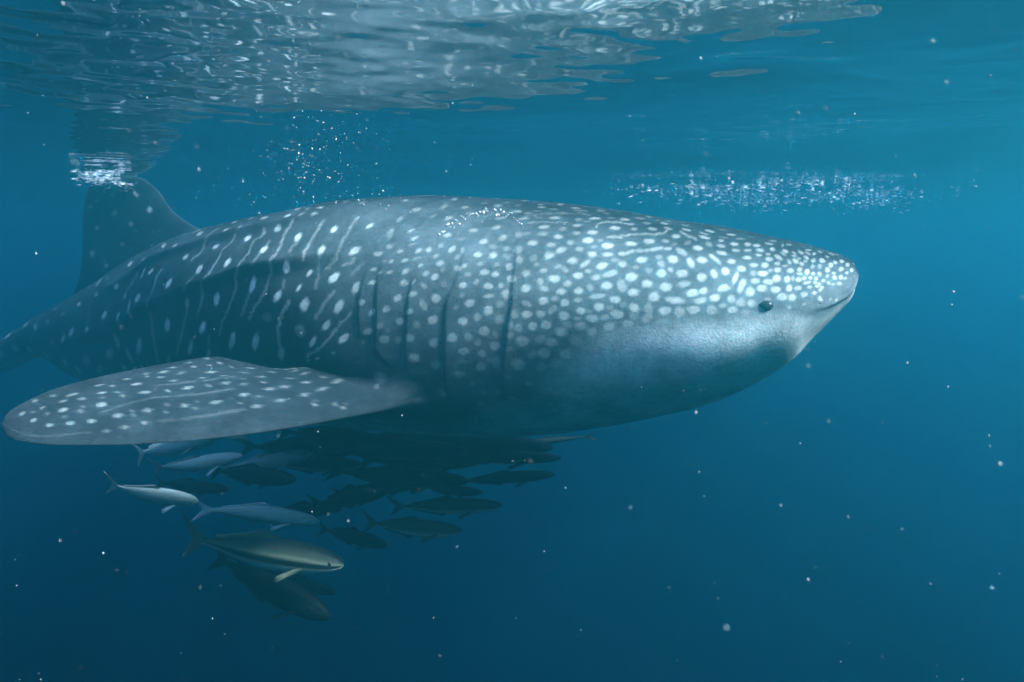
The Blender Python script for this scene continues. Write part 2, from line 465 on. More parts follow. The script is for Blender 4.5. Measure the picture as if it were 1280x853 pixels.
    (152,960,17,8,62,85), (281,977,17,13,-171,95), (313,977,13,10,79,50), (305,1073,15,12,-167,80), (264,1091,18,12,171,85), (240,1056,17,13,79,90), (209,1065,16,10,75,90), (174,1091,12,10,37,70),
    (193,1065,13,6,74,40), (277,1169,17,14,180,90), (240,1196,17,14,179,90), (317,1204,18,15,-101,80), (201,1196,14,10,69,80), (174,1222,13,9,175,70), (221,1300,18,14,172,75), (190,1335,14,11,171,70),
    (156,1344,13,10,171,60), (309,1326,13,12,78,50), (342,1309,16,14,83,50), (138,489,28,7,69,80), (121,332,30,9,75,70), (138,698,22,8,63,80), (112,663,23,10,61,85), (87,279,39,11,67,80),
    (99,506,21,8,62,70), (87,785,24,8,45,85), (76,689,21,8,45,75), (56,576,30,8,42,80), (71,192,43,10,72,60), (53,0,36,9,93,60), (34,0,45,7,93,60), (39,672,31,7,-145,80),
    (58,925,21,8,-154,80), (96,942,17,8,42,80), (79,1038,13,7,-163,70), (118,838,19,7,56,50), (138,855,14,7,57,60), (41,1047,16,6,-164,70), (27,890,29,7,-160,80), (18,227,71,7,-130,60),
    (76,1169,13,8,-164,75), (58,1187,15,8,-166,75), (96,1091,11,6,34,60), (135,1012,11,7,48,70), (118,1021,13,7,46,70), (142,1091,9,6,45,80), (125,1117,10,7,36,80), (105,1187,10,6,-167,70),
    (160,1073,9,7,38,70), (145,1169,9,6,-176,80), (156,1161,7,6,-164,60), (128,1187,8,6,-166,70), (115,1230,8,6,-162,70), (121,1274,8,5,177,80), (108,1318,8,5,177,70), (142,1257,9,6,174,70),
    (128,1379,9,6,169,60), (112,1361,8,5,172,60), (90,1265,9,6,-172,50), (60,1361,14,6,174,50), (45,1248,14,6,-175,50), (160,742,13,7,58,60), (79,1326,11,5,174,40), (2856,602,75,17,160,95),
    (2579,445,67,16,-24,90), (2452,663,39,16,165,85), (2425,890,39,16,174,95), (2416,428,53,14,-27,60), (2222,524,59,16,158,95), (2170,838,34,16,168,95), (2006,777,30,17,148,85), (1997,1030,25,20,180,95),
    (2214,271,60,14,-35,70), (2049,419,52,13,148,85), (2006,611,24,16,155,80), (1903,480,23,14,150,95), (1886,611,18,10,-178,95), (1877,908,26,17,-62,95), (2196,1117,33,22,-179,100), (2452,1152,42,24,178,95),
    (1759,820,22,15,-71,90), (1751,401,26,15,129,50), (1852,305,59,14,128,40), (1767,1056,21,16,-94,85), (1651,1056,24,17,-141,100), (1877,1204,24,19,-128,100), (2023,1335,38,21,-115,90), (1709,1283,27,16,-147,100),
    (1793,1239,18,10,-134,85), (1826,1361,20,8,-128,80), (1903,1431,29,17,-135,100), (2257,1440,34,28,-144,100), (1801,1492,29,21,-128,100), (1626,1353,27,16,-130,80), (1684,1501,33,16,-126,75), (2328,646,29,13,-33,60),
    (1937,620,16,13,108,50), (1963,471,26,11,125,50), (2875,332,57,14,-24,35), (2075,803,23,9,153,50), (2398,1649,55,21,-157,95), (2153,1737,58,21,-140,85), (2014,1737,49,22,-129,85), (1903,1815,33,18,-119,60),
    (1726,1614,27,14,-132,65), (1776,1719,30,12,-131,70), (1667,1693,29,14,-149,100), (1946,1580,30,19,-174,20), (1818,1649,30,26,170,25), (2390,1859,40,15,-150,60), (5063,785,77,14,164,50), (4836,1100,42,12,174,40),
    (4573,1047,46,16,168,90), (4590,620,86,15,156,50), (4273,1073,33,16,167,60), (4557,489,95,17,151,50), (4212,820,39,12,158,40), (3952,1117,37,17,-177,95), (3763,1292,31,23,-159,50), (3356,1379,70,28,-177,100),
    (4080,1457,45,26,-166,90), (3843,1518,41,18,-151,65), (4335,1562,34,19,-163,70), (4606,1518,49,26,-162,80), (4762,1597,50,22,-157,65), (4997,1649,45,21,-160,45), (3254,1073,50,18,-175,95), (2836,1265,42,26,-165,95),
    (2579,1466,35,25,-166,50), (2895,1632,54,32,-155,95), (3535,1824,120,33,-159,70), (4123,1876,74,31,-164,60), (4509,1937,68,41,-167,40), (4350,2094,78,25,-158,35), (2607,1824,77,18,-150,75), (3017,1963,72,17,-154,50),
    (5085,1196,38,14,172,40), (3462,349,116,17,161,90), (2865,593,78,16,-21,95), (3345,672,114,15,164,90), (3038,768,43,14,166,50), (2768,960,43,17,176,100), (3243,445,73,12,158,40), (3911,768,52,21,151,85),
    (3609,846,56,11,171,30), (1118,628,5,3,85,45), (1118,620,5,4,86,45), (1111,620,5,3,86,45), (1111,611,5,4,86,45), (1111,602,5,4,87,45), (1103,602,5,4,87,45), (1103,585,6,4,88,45),
    (1096,585,6,4,88,45), (1096,576,6,4,89,45), (1096,567,5,4,91,45), (1089,567,5,4,91,45), (1089,559,6,4,92,45), (1082,559,6,4,92,45), (1082,550,6,4,92,45), (1074,550,6,4,92,45),
    (1074,532,6,4,93,45), (1067,541,6,4,93,45), (1067,524,6,4,94,45), (1060,524,6,4,94,45), (1060,515,6,4,94,45), (1053,515,6,4,94,45), (1053,506,6,4,95,45), (1046,506,6,4,108,45),
    (1046,497,6,4,107,45), (1038,506,6,4,108,45), (1038,489,6,4,107,45), (1031,497,6,4,107,45), (1031,489,6,4,107,45), (1024,489,6,4,107,45), (1017,497,6,4,107,45), (1017,489,6,4,106,45),
    (1010,489,6,4,106,45), (1010,480,6,4,106,45), (1003,480,6,4,106,45), (1003,471,7,4,106,45), (996,480,6,4,106,45), (996,463,7,4,105,45), (989,471,7,4,105,45), (982,471,7,4,105,45),
    (982,463,7,4,105,45), (975,471,7,4,105,45), (975,454,7,4,105,45), (968,463,7,4,105,45), (968,445,7,4,104,45), (961,454,7,4,104,45), (961,445,7,4,104,45), (954,445,7,4,108,45),
    (947,454,7,4,108,45), (947,445,7,4,108,45), (940,445,7,4,108,45), (940,436,7,4,108,45), (933,445,7,4,108,45), (926,445,7,4,108,45), (926,436,7,4,107,45), (920,445,7,4,107,45),
    (920,428,7,4,107,45), (913,436,7,4,107,45), (906,445,7,4,107,45), (906,428,7,4,106,45), (899,436,7,4,106,45), (899,428,7,4,106,45), (892,428,7,4,106,45), (886,436,7,4,106,45),
    (886,428,7,4,106,45), (879,428,7,4,105,45), (879,419,8,4,105,45), (1245,620,4,4,-129,40), (1238,620,4,4,-128,40), (1238,611,4,4,-123,40), (1230,611,4,4,-123,40), (1230,602,4,4,-118,40),
    (1222,602,4,4,-118,40), (1222,593,4,4,-114,40), (1222,585,5,4,-110,40), (1215,585,5,4,-111,40), (1215,576,5,4,73,40), (1207,585,5,4,-111,40), (1207,567,4,4,98,40), (1200,576,4,4,94,40),
    (1200,567,4,4,95,40), (1192,567,4,4,93,40), (1192,559,5,4,94,40), (1185,567,4,4,91,40), (1185,550,5,4,93,40), (1177,559,5,4,91,40), (1177,550,5,4,92,40), (1170,550,5,4,91,40),
    (1170,541,5,4,92,40), (1162,550,5,4,90,40), (1162,532,5,4,92,40), (1082,672,6,5,105,59), (1082,663,6,5,105,59), (1074,663,6,5,105,59), (1067,663,6,5,105,59), (1067,654,6,5,105,59),
    (1060,654,6,5,105,59), (1060,646,6,5,104,59), (1053,646,6,5,105,59), (1046,646,6,4,114,59), (1046,646,6,4,114,59), (1038,646,6,4,114,59), (1038,637,6,4,114,59), (1031,637,6,4,113,59),
    (1024,646,6,4,114,59), (1024,637,6,4,113,59), (1017,637,6,4,113,59), (1017,628,6,4,113,59), (1010,637,6,4,113,59), (1003,637,6,4,113,59), (1003,628,6,4,111,59), (996,628,6,4,111,59),
    (989,628,6,4,111,59), (989,628,6,4,111,59), (982,628,6,4,111,59), (982,620,6,4,110,59), (975,620,6,4,110,59), (968,620,6,4,110,59), (968,611,6,4,109,59), (961,620,6,4,110,59),
    (961,611,6,4,109,59), (954,611,6,4,109,59), (947,611,6,4,109,59), (839,620,9,4,-85,63), (839,593,9,4,-84,63), (839,576,10,4,-84,63), (832,567,10,4,-84,63), (832,550,9,6,91,63),
    (826,541,10,6,91,63), (819,532,10,6,91,63), (813,524,10,6,91,63), (813,506,10,6,104,63), (806,506,10,6,103,63), (800,506,10,6,103,63), (793,506,10,6,103,63), (787,506,10,6,102,63),
    (781,506,10,6,102,63), (781,489,10,6,102,63), (774,489,10,6,102,63), (768,489,10,6,101,63), (762,489,10,6,101,63), (787,733,9,7,102,72), (781,733,9,7,101,72), (774,724,9,7,101,72),
    (768,724,9,7,100,72), (762,716,9,7,110,72), (755,716,9,7,110,72), (749,716,9,7,109,72), (743,716,9,7,109,72), (787,733,7,6,111,68), (781,733,7,6,109,68), (774,724,7,6,105,68),
    (768,724,7,6,103,68), (762,716,7,6,100,68), (755,716,7,6,99,68), (749,707,7,5,92,68), (749,698,7,5,92,68), (743,689,8,5,92,68), (736,689,8,5,92,68), (730,681,8,5,92,68),
    (724,672,8,5,92,68), (724,663,8,5,93,68), (718,654,8,6,92,68), (712,646,8,6,92,68), (705,646,8,6,92,68), (699,637,8,6,92,68), (693,628,8,6,92,68), (687,628,8,6,92,68),
    (681,620,9,6,92,68), (675,611,9,6,92,68), (669,611,9,5,101,68), (669,602,9,5,101,68), (663,602,9,5,101,68), (657,602,9,5,101,68), (651,602,9,5,101,68), (645,593,9,5,101,68),
    (639,593,9,5,101,68), (639,585,10,6,87,68), (634,576,10,6,87,68), (628,559,11,6,88,68), (622,550,11,6,88,68), (616,532,11,6,89,68), (610,524,12,6,89,68), (610,506,12,6,89,68),
    (730,908,9,8,-113,72), (724,899,9,8,-110,72), (712,890,9,8,73,72), (705,873,9,8,77,72), (699,864,9,8,79,72), (693,855,9,8,81,72), (681,846,9,9,-143,72), (675,846,9,9,-143,72),
    (669,838,9,9,-136,72), (657,829,9,9,-127,72), (651,820,9,9,-119,72), (639,812,10,9,70,72), (634,803,11,9,-122,72), (628,785,11,9,-119,72), (616,777,11,9,-117,72), (610,768,10,10,134,72),
    (599,768,10,10,132,72), (588,768,10,10,130,72), (565,489,13,5,106,68), (560,497,13,5,106,68), (554,515,12,5,107,68), (549,524,12,5,107,68), (543,532,12,5,107,68), (538,550,11,5,104,68),
    (532,559,11,5,104,68), (527,567,10,5,104,68), (522,576,10,5,104,68), (516,585,10,5,104,68), (511,593,10,5,104,68), (806,515,8,4,103,63), (800,524,8,4,103,63), (800,515,8,4,103,63),
    (793,515,8,4,103,63), (787,515,8,4,102,63), (787,506,8,4,102,63), (781,506,8,4,102,63), (774,506,8,4,102,63), (774,497,8,4,101,63), (768,497,8,4,104,63), (762,497,8,4,104,63),
    (762,489,8,4,103,63), (755,497,8,4,103,63), (749,497,8,4,103,63), (749,489,8,4,103,63), (743,489,8,4,103,63), (736,497,8,4,103,63), (736,489,8,4,103,63), (2644,585,43,8,-22,28),
    (2635,611,40,8,-22,28), (2635,637,37,8,-21,28), (2626,663,34,8,-21,28), (2626,681,33,8,-20,28), (2626,698,33,8,-21,28), (2616,724,31,8,-20,28), (2616,742,30,8,-20,28), (2607,768,28,8,-19,28),
    (2607,785,27,8,-19,28), (2607,803,26,8,-18,28), (2607,820,26,8,-17,28), (2598,846,26,7,160,28), (2589,864,25,7,-20,28), (2579,890,24,7,-19,28), (2579,908,23,7,-18,28), (2570,925,23,7,-18,28),
    (2570,942,22,7,170,28), (2579,951,22,7,171,28), (2589,969,22,7,172,28), (2598,977,22,7,172,28), (2616,986,22,7,172,28), (2626,995,22,7,173,28), (2635,1012,22,7,173,28), (2644,1021,22,7,174,28),
    (2301,777,21,7,-26,28), (2292,803,19,7,-26,28), (2292,820,19,7,-25,28), (2292,838,18,7,-24,28), (2292,855,18,7,-24,28), (2292,873,17,7,-23,28), (2292,890,17,7,164,28), (2301,899,17,7,164,28),
    (2301,916,17,7,165,28), (2310,925,17,7,166,28), (2319,934,17,7,167,28), (2319,942,17,7,167,28), (2319,960,17,7,-24,28), (2319,977,17,7,-24,28), (2310,1004,16,7,-23,28), (2310,1021,16,7,-22,28),
    (2301,1038,15,7,-22,28), (2301,1056,15,7,-21,28), (2301,1073,14,7,165,28), (2301,1091,14,7,166,28), (2301,1108,14,7,167,28), (2301,1117,14,7,168,28), (2310,1134,14,7,170,28), (2310,1152,14,7,171,28),
    (2310,1161,14,7,172,28), (2310,1178,13,7,173,28), (2310,1196,13,7,174,28), (2319,1204,14,7,175,28), (2319,1222,14,7,179,28), (2328,1230,15,7,179,28), (2336,1239,15,7,180,28), (2345,1257,15,6,-179,28),
    (2354,1265,15,6,-179,28), (2363,1274,15,6,-179,28), (2372,1283,16,6,-179,28), (2372,1300,16,6,-178,28), (2381,1309,14,7,174,28), (2381,1326,14,7,175,28), (2381,1344,14,7,176,28), (2381,1353,14,7,177,28),
    (2381,1370,14,7,178,28), (2381,1388,14,7,179,28), (2390,1396,14,7,179,28), (2390,1414,14,7,-180,28), (2390,1431,15,7,-174,28), (2398,1440,15,7,-174,28), (2398,1457,15,7,-173,28), (2407,1475,15,7,-172,28),
    (2407,1484,15,7,-172,28), (2416,1501,16,7,-171,28), (2416,1510,16,7,-171,28), (2425,1527,16,7,-170,28), (2434,1536,16,7,-170,28), (2092,750,23,7,145,31), (2083,777,21,7,145,31), (2075,803,20,7,144,31),
    (2075,829,19,7,145,31), (2075,846,16,7,159,31), (2075,855,16,7,160,31), (2083,864,16,7,160,31), (2092,873,16,7,161,31), (2101,873,17,7,161,31), (2101,890,16,7,162,31), (2101,908,17,7,149,31),
    (2101,925,17,7,149,31), (2092,951,16,7,149,31), (2092,969,15,7,150,31), (2083,995,15,7,150,31), (2083,1012,14,7,-30,31), (2075,1038,14,7,-29,31), (2075,1056,12,8,162,31), (2083,1065,13,8,164,31),
    (2083,1082,12,8,166,31), (2083,1100,12,8,168,31), (2083,1117,12,8,171,31), (2092,1134,12,8,173,31), (2092,1152,12,8,175,31), (2092,1169,12,8,175,31), (2101,1178,12,8,176,31), (2101,1196,12,8,178,31),
    (2101,1213,12,8,180,31), (2109,1230,12,8,-179,31), (2109,1248,12,8,-177,31), (2118,1257,12,8,167,31), (2118,1274,12,8,169,31), (2118,1292,12,8,171,31), (2118,1309,12,8,173,31), (2118,1326,12,8,176,31),
    (2118,1344,12,8,178,31), (2118,1361,12,8,-180,31), (2118,1379,12,8,-173,31), (2127,1388,12,8,-173,31), (2127,1405,12,7,-171,31), (2127,1422,12,7,-170,31), (2135,1440,13,7,-169,31), (2135,1449,13,7,-169,31),
    (2144,1466,13,7,-168,31), (2144,1475,13,7,-168,31), (2153,1492,13,7,-167,31), (2153,1510,13,7,-166,31), (2161,1518,14,7,-166,31), (2170,1536,14,7,-167,31), (2170,1545,14,7,-166,31), (2179,1553,14,7,-166,31),
    (2187,1571,14,7,-166,31), (2187,1580,14,7,-166,31), (2196,1588,15,7,-165,31), (2205,1597,15,7,-165,31), (2214,1606,15,7,-165,31), (2214,1623,14,8,-163,31), (2222,1632,14,8,-162,31), (2222,1649,15,8,-162,31),
    (2231,1658,15,8,-161,31), (2240,1676,15,8,-161,31), (2240,1693,15,7,-160,31), (2249,1702,15,7,-160,31), (1954,707,16,7,-45,34), (1954,724,15,7,-44,34), (1954,742,15,7,-44,34), (1946,777,13,7,135,34),
    (1954,785,13,7,137,34), (1954,803,13,8,137,34), (1946,829,13,6,135,34), (1946,846,13,6,135,34), (1946,873,12,6,135,34), (1937,899,12,6,134,34), (1937,916,11,7,134,34), (1937,934,11,7,135,34),
    (1937,951,11,6,137,34), (1928,977,11,6,136,34), (1928,986,10,6,136,34), (1928,1004,10,6,136,34), (1928,1021,10,6,136,34), (1928,1038,10,6,137,34), (1928,1056,9,7,155,34), (1928,1073,9,7,159,34),
    (1928,1091,8,7,163,34), (1928,1100,8,7,165,34), (1937,1108,9,7,168,34), (1937,1126,9,7,172,34), (1937,1143,9,7,176,34), (1937,1161,9,7,137,34), (1937,1178,9,7,138,34), (1937,1196,8,7,139,34),
    (1937,1204,8,7,140,34), (1937,1222,8,7,142,34), (1937,1239,8,7,145,34), (1937,1257,8,7,150,34), (1946,1265,8,7,157,34), (1946,1283,8,7,166,34), (1946,1300,8,7,-169,34), (1946,1318,8,7,-167,34),
    (1946,1326,8,7,-166,34), (1954,1344,9,7,-165,34), (1954,1353,9,7,-164,34), (1954,1370,9,7,-163,34), (1954,1379,9,7,-162,34), (1963,1396,9,7,-162,34), (1963,1405,9,7,-161,34), (1963,1422,9,7,-160,34),
    (1971,1431,10,6,-157,34), (1971,1449,10,6,-157,34), (1980,1457,11,6,-157,34), (1980,1475,11,6,-157,34), (1988,1484,11,6,-158,34), (1997,1492,11,6,-158,34), (1997,1510,11,6,-158,34), (2006,1518,11,6,-158,34),
    (2006,1536,12,6,-158,34), (2014,1545,12,6,-158,34), (2023,1553,11,7,-155,34), (2023,1571,12,7,-154,34), (2031,1580,12,7,-155,34), (2031,1588,12,7,-155,34), (1826,707,15,7,124,31), (1826,733,14,7,124,31),
    (1826,750,14,7,124,31), (1826,768,13,7,123,31), (1818,803,12,7,123,31), (1818,829,12,7,122,31), (1818,846,12,7,122,31), (1818,864,12,7,116,31), (1818,890,12,7,115,31), (1818,908,12,7,115,31),
    (1818,934,11,7,114,31), (1818,951,11,7,113,31), (1818,977,9,8,-68,31), (1818,995,9,8,-69,31), (1818,1012,9,8,-71,31), (1818,1038,9,8,-75,31), (1826,1047,9,8,-75,31), (1826,1065,10,7,112,31),
    (1818,1091,10,7,110,31), (1818,1117,10,7,108,31), (1818,1134,10,7,107,31), (1701,707,13,7,-67,31), (1701,733,13,7,-68,31), (1701,759,12,7,-69,31), (1701,777,12,7,-69,31), (1701,803,11,7,-70,31),
    (1701,820,11,7,-71,31), (1701,846,10,7,-68,31), (1701,864,10,7,-68,31), (1701,881,10,7,-69,31), (1701,908,9,7,-70,31), (1709,916,9,7,-69,31), (1709,934,9,7,-70,31), (1709,951,9,7,-71,31),
    (1709,969,9,7,-72,31), (1709,986,10,7,-73,31), (1709,1012,10,7,-74,31), (1709,1030,9,7,-75,31), (1709,1047,9,7,-77,31), (1709,1065,9,7,-78,31), (1709,1091,9,7,-80,31), (1709,1108,9,7,-82,31),
    (1709,1126,9,7,-84,31), (1717,1134,7,7,-143,31), (1717,1152,7,7,-145,31), (1717,1169,7,7,-146,31), (1726,1178,7,7,-148,31), (1726,1196,8,7,-148,31), (1734,1204,8,7,-149,31), (1860,1466,12,9,-150,34),
    (1860,1484,12,9,-150,34), (1869,1501,13,9,-150,34), (1869,1518,13,9,-150,34), (1877,1536,13,9,-150,34), (1886,1553,13,9,-150,34), (1886,1571,12,10,-141,34), (1894,1580,12,10,-142,34), (1894,1597,13,10,-141,34),
    (1894,1614,13,9,-141,34), (1903,1632,13,9,-142,34), (1903,1649,12,11,62,34), (1903,1667,12,11,-120,34), (1903,1684,13,11,-122,34), (1903,1710,13,11,-123,34), (1903,1728,12,10,-140,34), (1903,1745,12,10,-139,34),
    (1903,1763,12,10,-139,34), (1903,1789,13,10,-138,34), (1903,1806,13,10,-137,34), (1903,1824,14,10,-136,34), (1903,1841,14,10,-136,34), (1701,1396,10,7,-143,22), (1709,1414,10,7,-143,22), (1717,1422,10,7,-144,22),
    (1717,1440,10,7,-144,22), (1726,1457,10,7,-144,22), (1726,1466,10,7,-144,22), (1734,1484,10,7,-144,22), (1734,1501,11,7,-135,22), (1742,1510,11,7,-135,22), (1742,1527,11,7,-136,22), (1751,1545,11,7,-136,22),
    (1759,1562,11,7,-137,22), (1759,1571,11,7,-137,22), (1651,1134,11,8,-165,25), (1651,1152,11,7,-165,25), (1659,1161,11,7,-165,25), (1667,1169,11,7,-165,25), (1676,1178,11,7,-165,25), (1610,1169,10,8,-146,16),
    (1618,1178,10,8,-147,16), (1626,1196,10,8,-147,16), (1626,1213,10,8,-148,16), (1634,1222,10,7,-148,16), (1643,1239,10,7,-148,16), (1643,1257,10,7,-149,16), (1997,942,17,11,146,16), (1997,969,17,11,148,16),
    (1997,995,16,11,150,16), (2006,1012,16,11,152,16), (2006,1038,16,11,155,16), (2006,1065,15,11,158,16), (2006,1082,15,11,160,16), (2006,1108,15,11,164,16), (2014,1126,15,11,166,16), (2014,1152,15,11,170,16),
    (2023,1169,15,11,173,16), (1886,1300,10,9,-165,16), (1886,1318,10,9,-157,16), (1886,1344,10,9,-152,16), (1886,1361,10,9,-150,16), (1869,977,11,9,-61,22), (1877,995,11,9,-60,22), (1877,1012,11,9,-61,22),
    (1877,1038,10,9,-62,22), (1877,1056,10,9,-63,22), (1767,1100,9,7,-68,16), (1767,1117,9,7,-69,16), (1767,1134,9,7,-70,16), (1767,1152,9,7,-72,16), (1767,1178,9,8,-75,16), (1767,1196,9,8,-77,16),
    (1767,1213,9,8,-80,16), (1759,1257,10,8,-94,19), (1759,1283,10,8,-99,19), (1767,1300,10,8,-102,19), (1767,1318,10,8,-105,19), (1767,1335,10,8,-108,19), (1767,1361,10,8,-111,19), (1643,1545,10,6,-141,31),
    (1651,1553,10,6,-141,31), (1651,1562,10,6,-141,31), (1659,1580,10,6,-141,31), (1667,1588,10,6,-141,31), (1676,1597,10,6,-141,31), (1676,1606,10,6,-141,31), (1684,1614,10,6,-141,31), (1692,1632,10,6,-141,31),
    (1692,1641,11,6,-141,31), (1701,1649,11,6,-141,31), (1709,1667,11,6,-141,31), (1709,1676,11,6,-141,31), (1717,1693,11,6,-141,31), (1726,1702,11,6,-141,31), (1726,1710,11,6,-141,31), (1734,1728,11,6,-141,31),
    (1742,1737,11,6,-152,31), (1751,1754,11,6,-152,31), (1759,1763,11,6,-152,31), (1759,1772,11,6,-151,31), (1767,1780,11,6,-152,31), (1776,1789,12,6,-152,31), (1784,1798,12,6,-152,31), (1793,1806,12,6,-152,31),
    (1801,1824,12,6,-152,31), (2014,1326,14,10,-171,22), (2014,1353,15,10,-169,22), (2023,1370,15,10,-168,22), (2031,1388,15,10,-168,22), (2031,1405,15,10,-167,22), (2040,1422,15,11,-165,22), (2040,1449,15,10,-163,22),
    (2049,1466,16,10,-163,22), (2049,1492,16,10,-161,22), (2057,1510,16,10,-161,22), (2066,1527,17,10,-161,22), (2066,1545,17,10,-160,22), (2075,1562,18,10,-160,22), (2345,1719,19,10,-168,19), (2354,1737,20,10,-168,19),
    (2354,1754,20,10,-167,19), (2363,1772,20,10,-166,19), (2363,1789,21,10,-166,19), (2363,1806,21,10,-165,19), (2372,1824,21,10,-165,19), (2381,1841,22,10,-164,19), (3621,1030,37,11,168,22), (3621,1056,36,11,169,22),
    (3634,1073,35,11,170,22), (3634,1100,34,11,171,22), (3647,1117,33,11,171,22), (3659,1143,32,11,172,22), (3672,1161,31,10,174,22), (3685,1178,30,10,175,22), (3711,1187,28,10,175,22), (3723,1204,28,10,176,22),
    (3737,1222,27,10,176,22), (3059,1073,26,10,173,25), (3070,1091,26,10,174,25), (3070,1108,26,10,175,25), (3080,1126,26,10,176,25), (3091,1143,26,10,177,25), (3091,1161,25,10,-11,25), (3091,1187,25,10,-9,25),
    (3091,1204,25,10,-9,25), (3080,1230,24,10,-8,25), (3080,1248,24,10,-7,25), (3080,1265,24,10,-6,25), (3080,1283,24,10,175,25), (3080,1309,24,10,176,25), (3080,1326,24,9,180,25), (3091,1344,24,9,-180,25),
    (3091,1361,24,9,-179,25), (3101,1379,25,9,-178,25), (3112,1396,25,9,-178,25), (3123,1414,25,9,-177,25), (3123,1431,25,9,-176,25), (3134,1449,26,9,-176,25), (3144,1466,26,9,-175,25), (3155,1553,29,12,0,22),
    (3155,1571,30,12,1,22), (3155,1588,30,12,1,22), (3144,1606,29,12,-178,22), (3144,1623,29,12,-177,22), (3144,1641,30,11,-177,22), (3144,1658,30,11,-176,22), (3155,1676,30,12,-176,22), (3155,1693,30,11,-175,22),
    (3155,1710,30,11,-174,22), (3155,1728,30,11,-174,22), (3155,1754,30,12,-174,22), (3155,1772,31,12,-174,22), (3155,1789,31,12,-173,22), (3166,1815,31,12,-172,22), (3166,1833,32,12,-172,22), (3166,1859,32,12,-171,22),
    (3166,1876,32,12,-170,22), (3177,1902,33,12,-169,22), (3188,1929,34,12,-169,22), (3188,1946,34,12,-168,22), (3199,1972,35,12,-168,22), (3210,1998,36,12,-167,22), (2579,1527,20,8,-174,22), (2579,1536,20,8,-173,22),
    (2589,1553,20,8,-173,22), (2598,1562,20,8,-172,22), (2607,1580,20,8,-172,22), (2616,1588,20,8,-172,22), (2626,1597,21,8,-171,22), (2626,1614,21,8,-170,22), (2635,1623,21,8,-170,22), (2644,1641,21,8,-170,22),
    (2654,1649,21,8,-170,22), (2663,1667,21,8,-169,22), (2672,1684,22,8,-169,22), (2682,1693,22,8,-168,22), (2691,1710,22,8,-168,22), (2710,1728,22,8,-167,22), (2710,1737,22,8,-168,22), (2729,1754,23,8,-168,22),
    (2739,1772,23,8,-167,22), (2758,1789,23,8,-167,22), (2768,1806,24,8,-167,22), (2777,1815,24,8,-166,22), (2797,1833,25,8,-166,22), (2806,1850,25,8,-166,22), (2826,1868,26,8,-166,22), (2488,1230,20,8,-179,19),
    (2497,1248,20,8,-179,19), (2506,1265,20,8,-178,19), (2524,1274,21,8,-178,19), (2534,1292,21,8,-177,19), (2543,1300,21,8,-177,19), (2552,1318,21,8,-177,19), (2570,1326,22,8,-176,19), (2579,1344,22,8,-176,19),
    (4350,1178,23,11,-23,12), (4350,1204,22,11,-22,12), (4335,1239,21,11,-20,12), (4335,1265,21,11,-19,12), (4335,1292,21,11,-17,12), (4335,1318,20,11,164,12), (4335,1344,20,11,166,12), (4335,1370,20,11,168,12),
    (4319,1396,19,11,170,12), (4319,1422,19,11,172,12), (4335,1440,19,11,173,12), (4335,1466,19,11,175,12), (4335,1484,19,11,176,12), (4335,1510,19,11,178,12), (2398,1344,14,8,178,16), (2398,1361,14,8,179,16),
    (2398,1370,14,8,180,16), (2398,1388,14,8,-179,16), (2398,1405,14,8,-178,16), (2407,1414,14,8,-177,16), (2407,1431,14,8,-176,16), (2407,1449,15,7,-175,16), (2416,1457,15,7,-175,16), (2416,1475,15,7,-174,16),
    (2425,1492,15,7,-173,16), (2425,1501,16,7,-171,16), (2434,1518,16,7,-171,16), (2443,1527,16,7,-170,16), (2443,1545,16,7,-170,16), (2452,1553,16,7,-170,16), (2461,1571,17,7,-169,16), (2470,1580,17,7,-169,16),
    (2470,1588,17,7,-169,16), (3486,1998,37,11,3,19), (3474,2016,38,11,4,19), (3462,2033,38,11,4,19), (3450,2051,38,11,5,19), (3462,2077,39,11,6,19), (1767,1833,13,4,-162,100), (1709,1789,11,6,-171,45),
    (1801,1850,12,3,-158,70),
]
GILLS = [[(1.103, 0.785), (1.096, 1.379), (1.118, 1.693), (1.148, 2.103)], [(1.268, 0.969), (1.283, 1.248), (1.314, 1.466), (1.322, 1.702), (1.33, 1.981), (1.33, 2.112)], [(1.416, 1.169), (1.44, 1.414), (1.448, 1.614), (1.456, 1.789), (1.456, 1.972)], [(1.536, 1.108), (1.553, 1.309), (1.553, 1.562), (1.561, 1.745), (1.52, 1.859)], [(1.585, 1.117), (1.61, 1.361), (1.618, 1.562), (1.618, 1.684)]]
EYE_AT = (0.264, 1.379)
NOSTRIL_AT = (0.108, 1.58)
RIDGES = [([(4.726, 1.641), (4.258, 1.571), (3.596, 1.492), (2.925, 1.388), (2.488, 1.283), (2.24, 1.239), (2.092, 1.169), (1.911, 1.126), (1.776, 1.082)], 0.022), ([(3.952, 1.047), (3.438, 0.846), (2.826, 0.777), (2.497, 0.716), (2.179, 0.672), (1.963, 0.646), (1.801, 0.532)], 0.014)]
MOUTH = [(0.021, 1.902), (0.039, 1.963), (0.068, 1.876), (0.121, 1.667), (0.167, 1.553)]
EDGE = [(0.047, 1.868), (0.099, 1.754), (0.167, 1.545), (0.26, 1.475), (0.355, 1.484), (0.449, 1.492), (0.56, 1.501), (0.651, 1.536), (0.755, 1.623), (0.866, 1.789), (0.954, 1.946), (1.06, 2.173)]
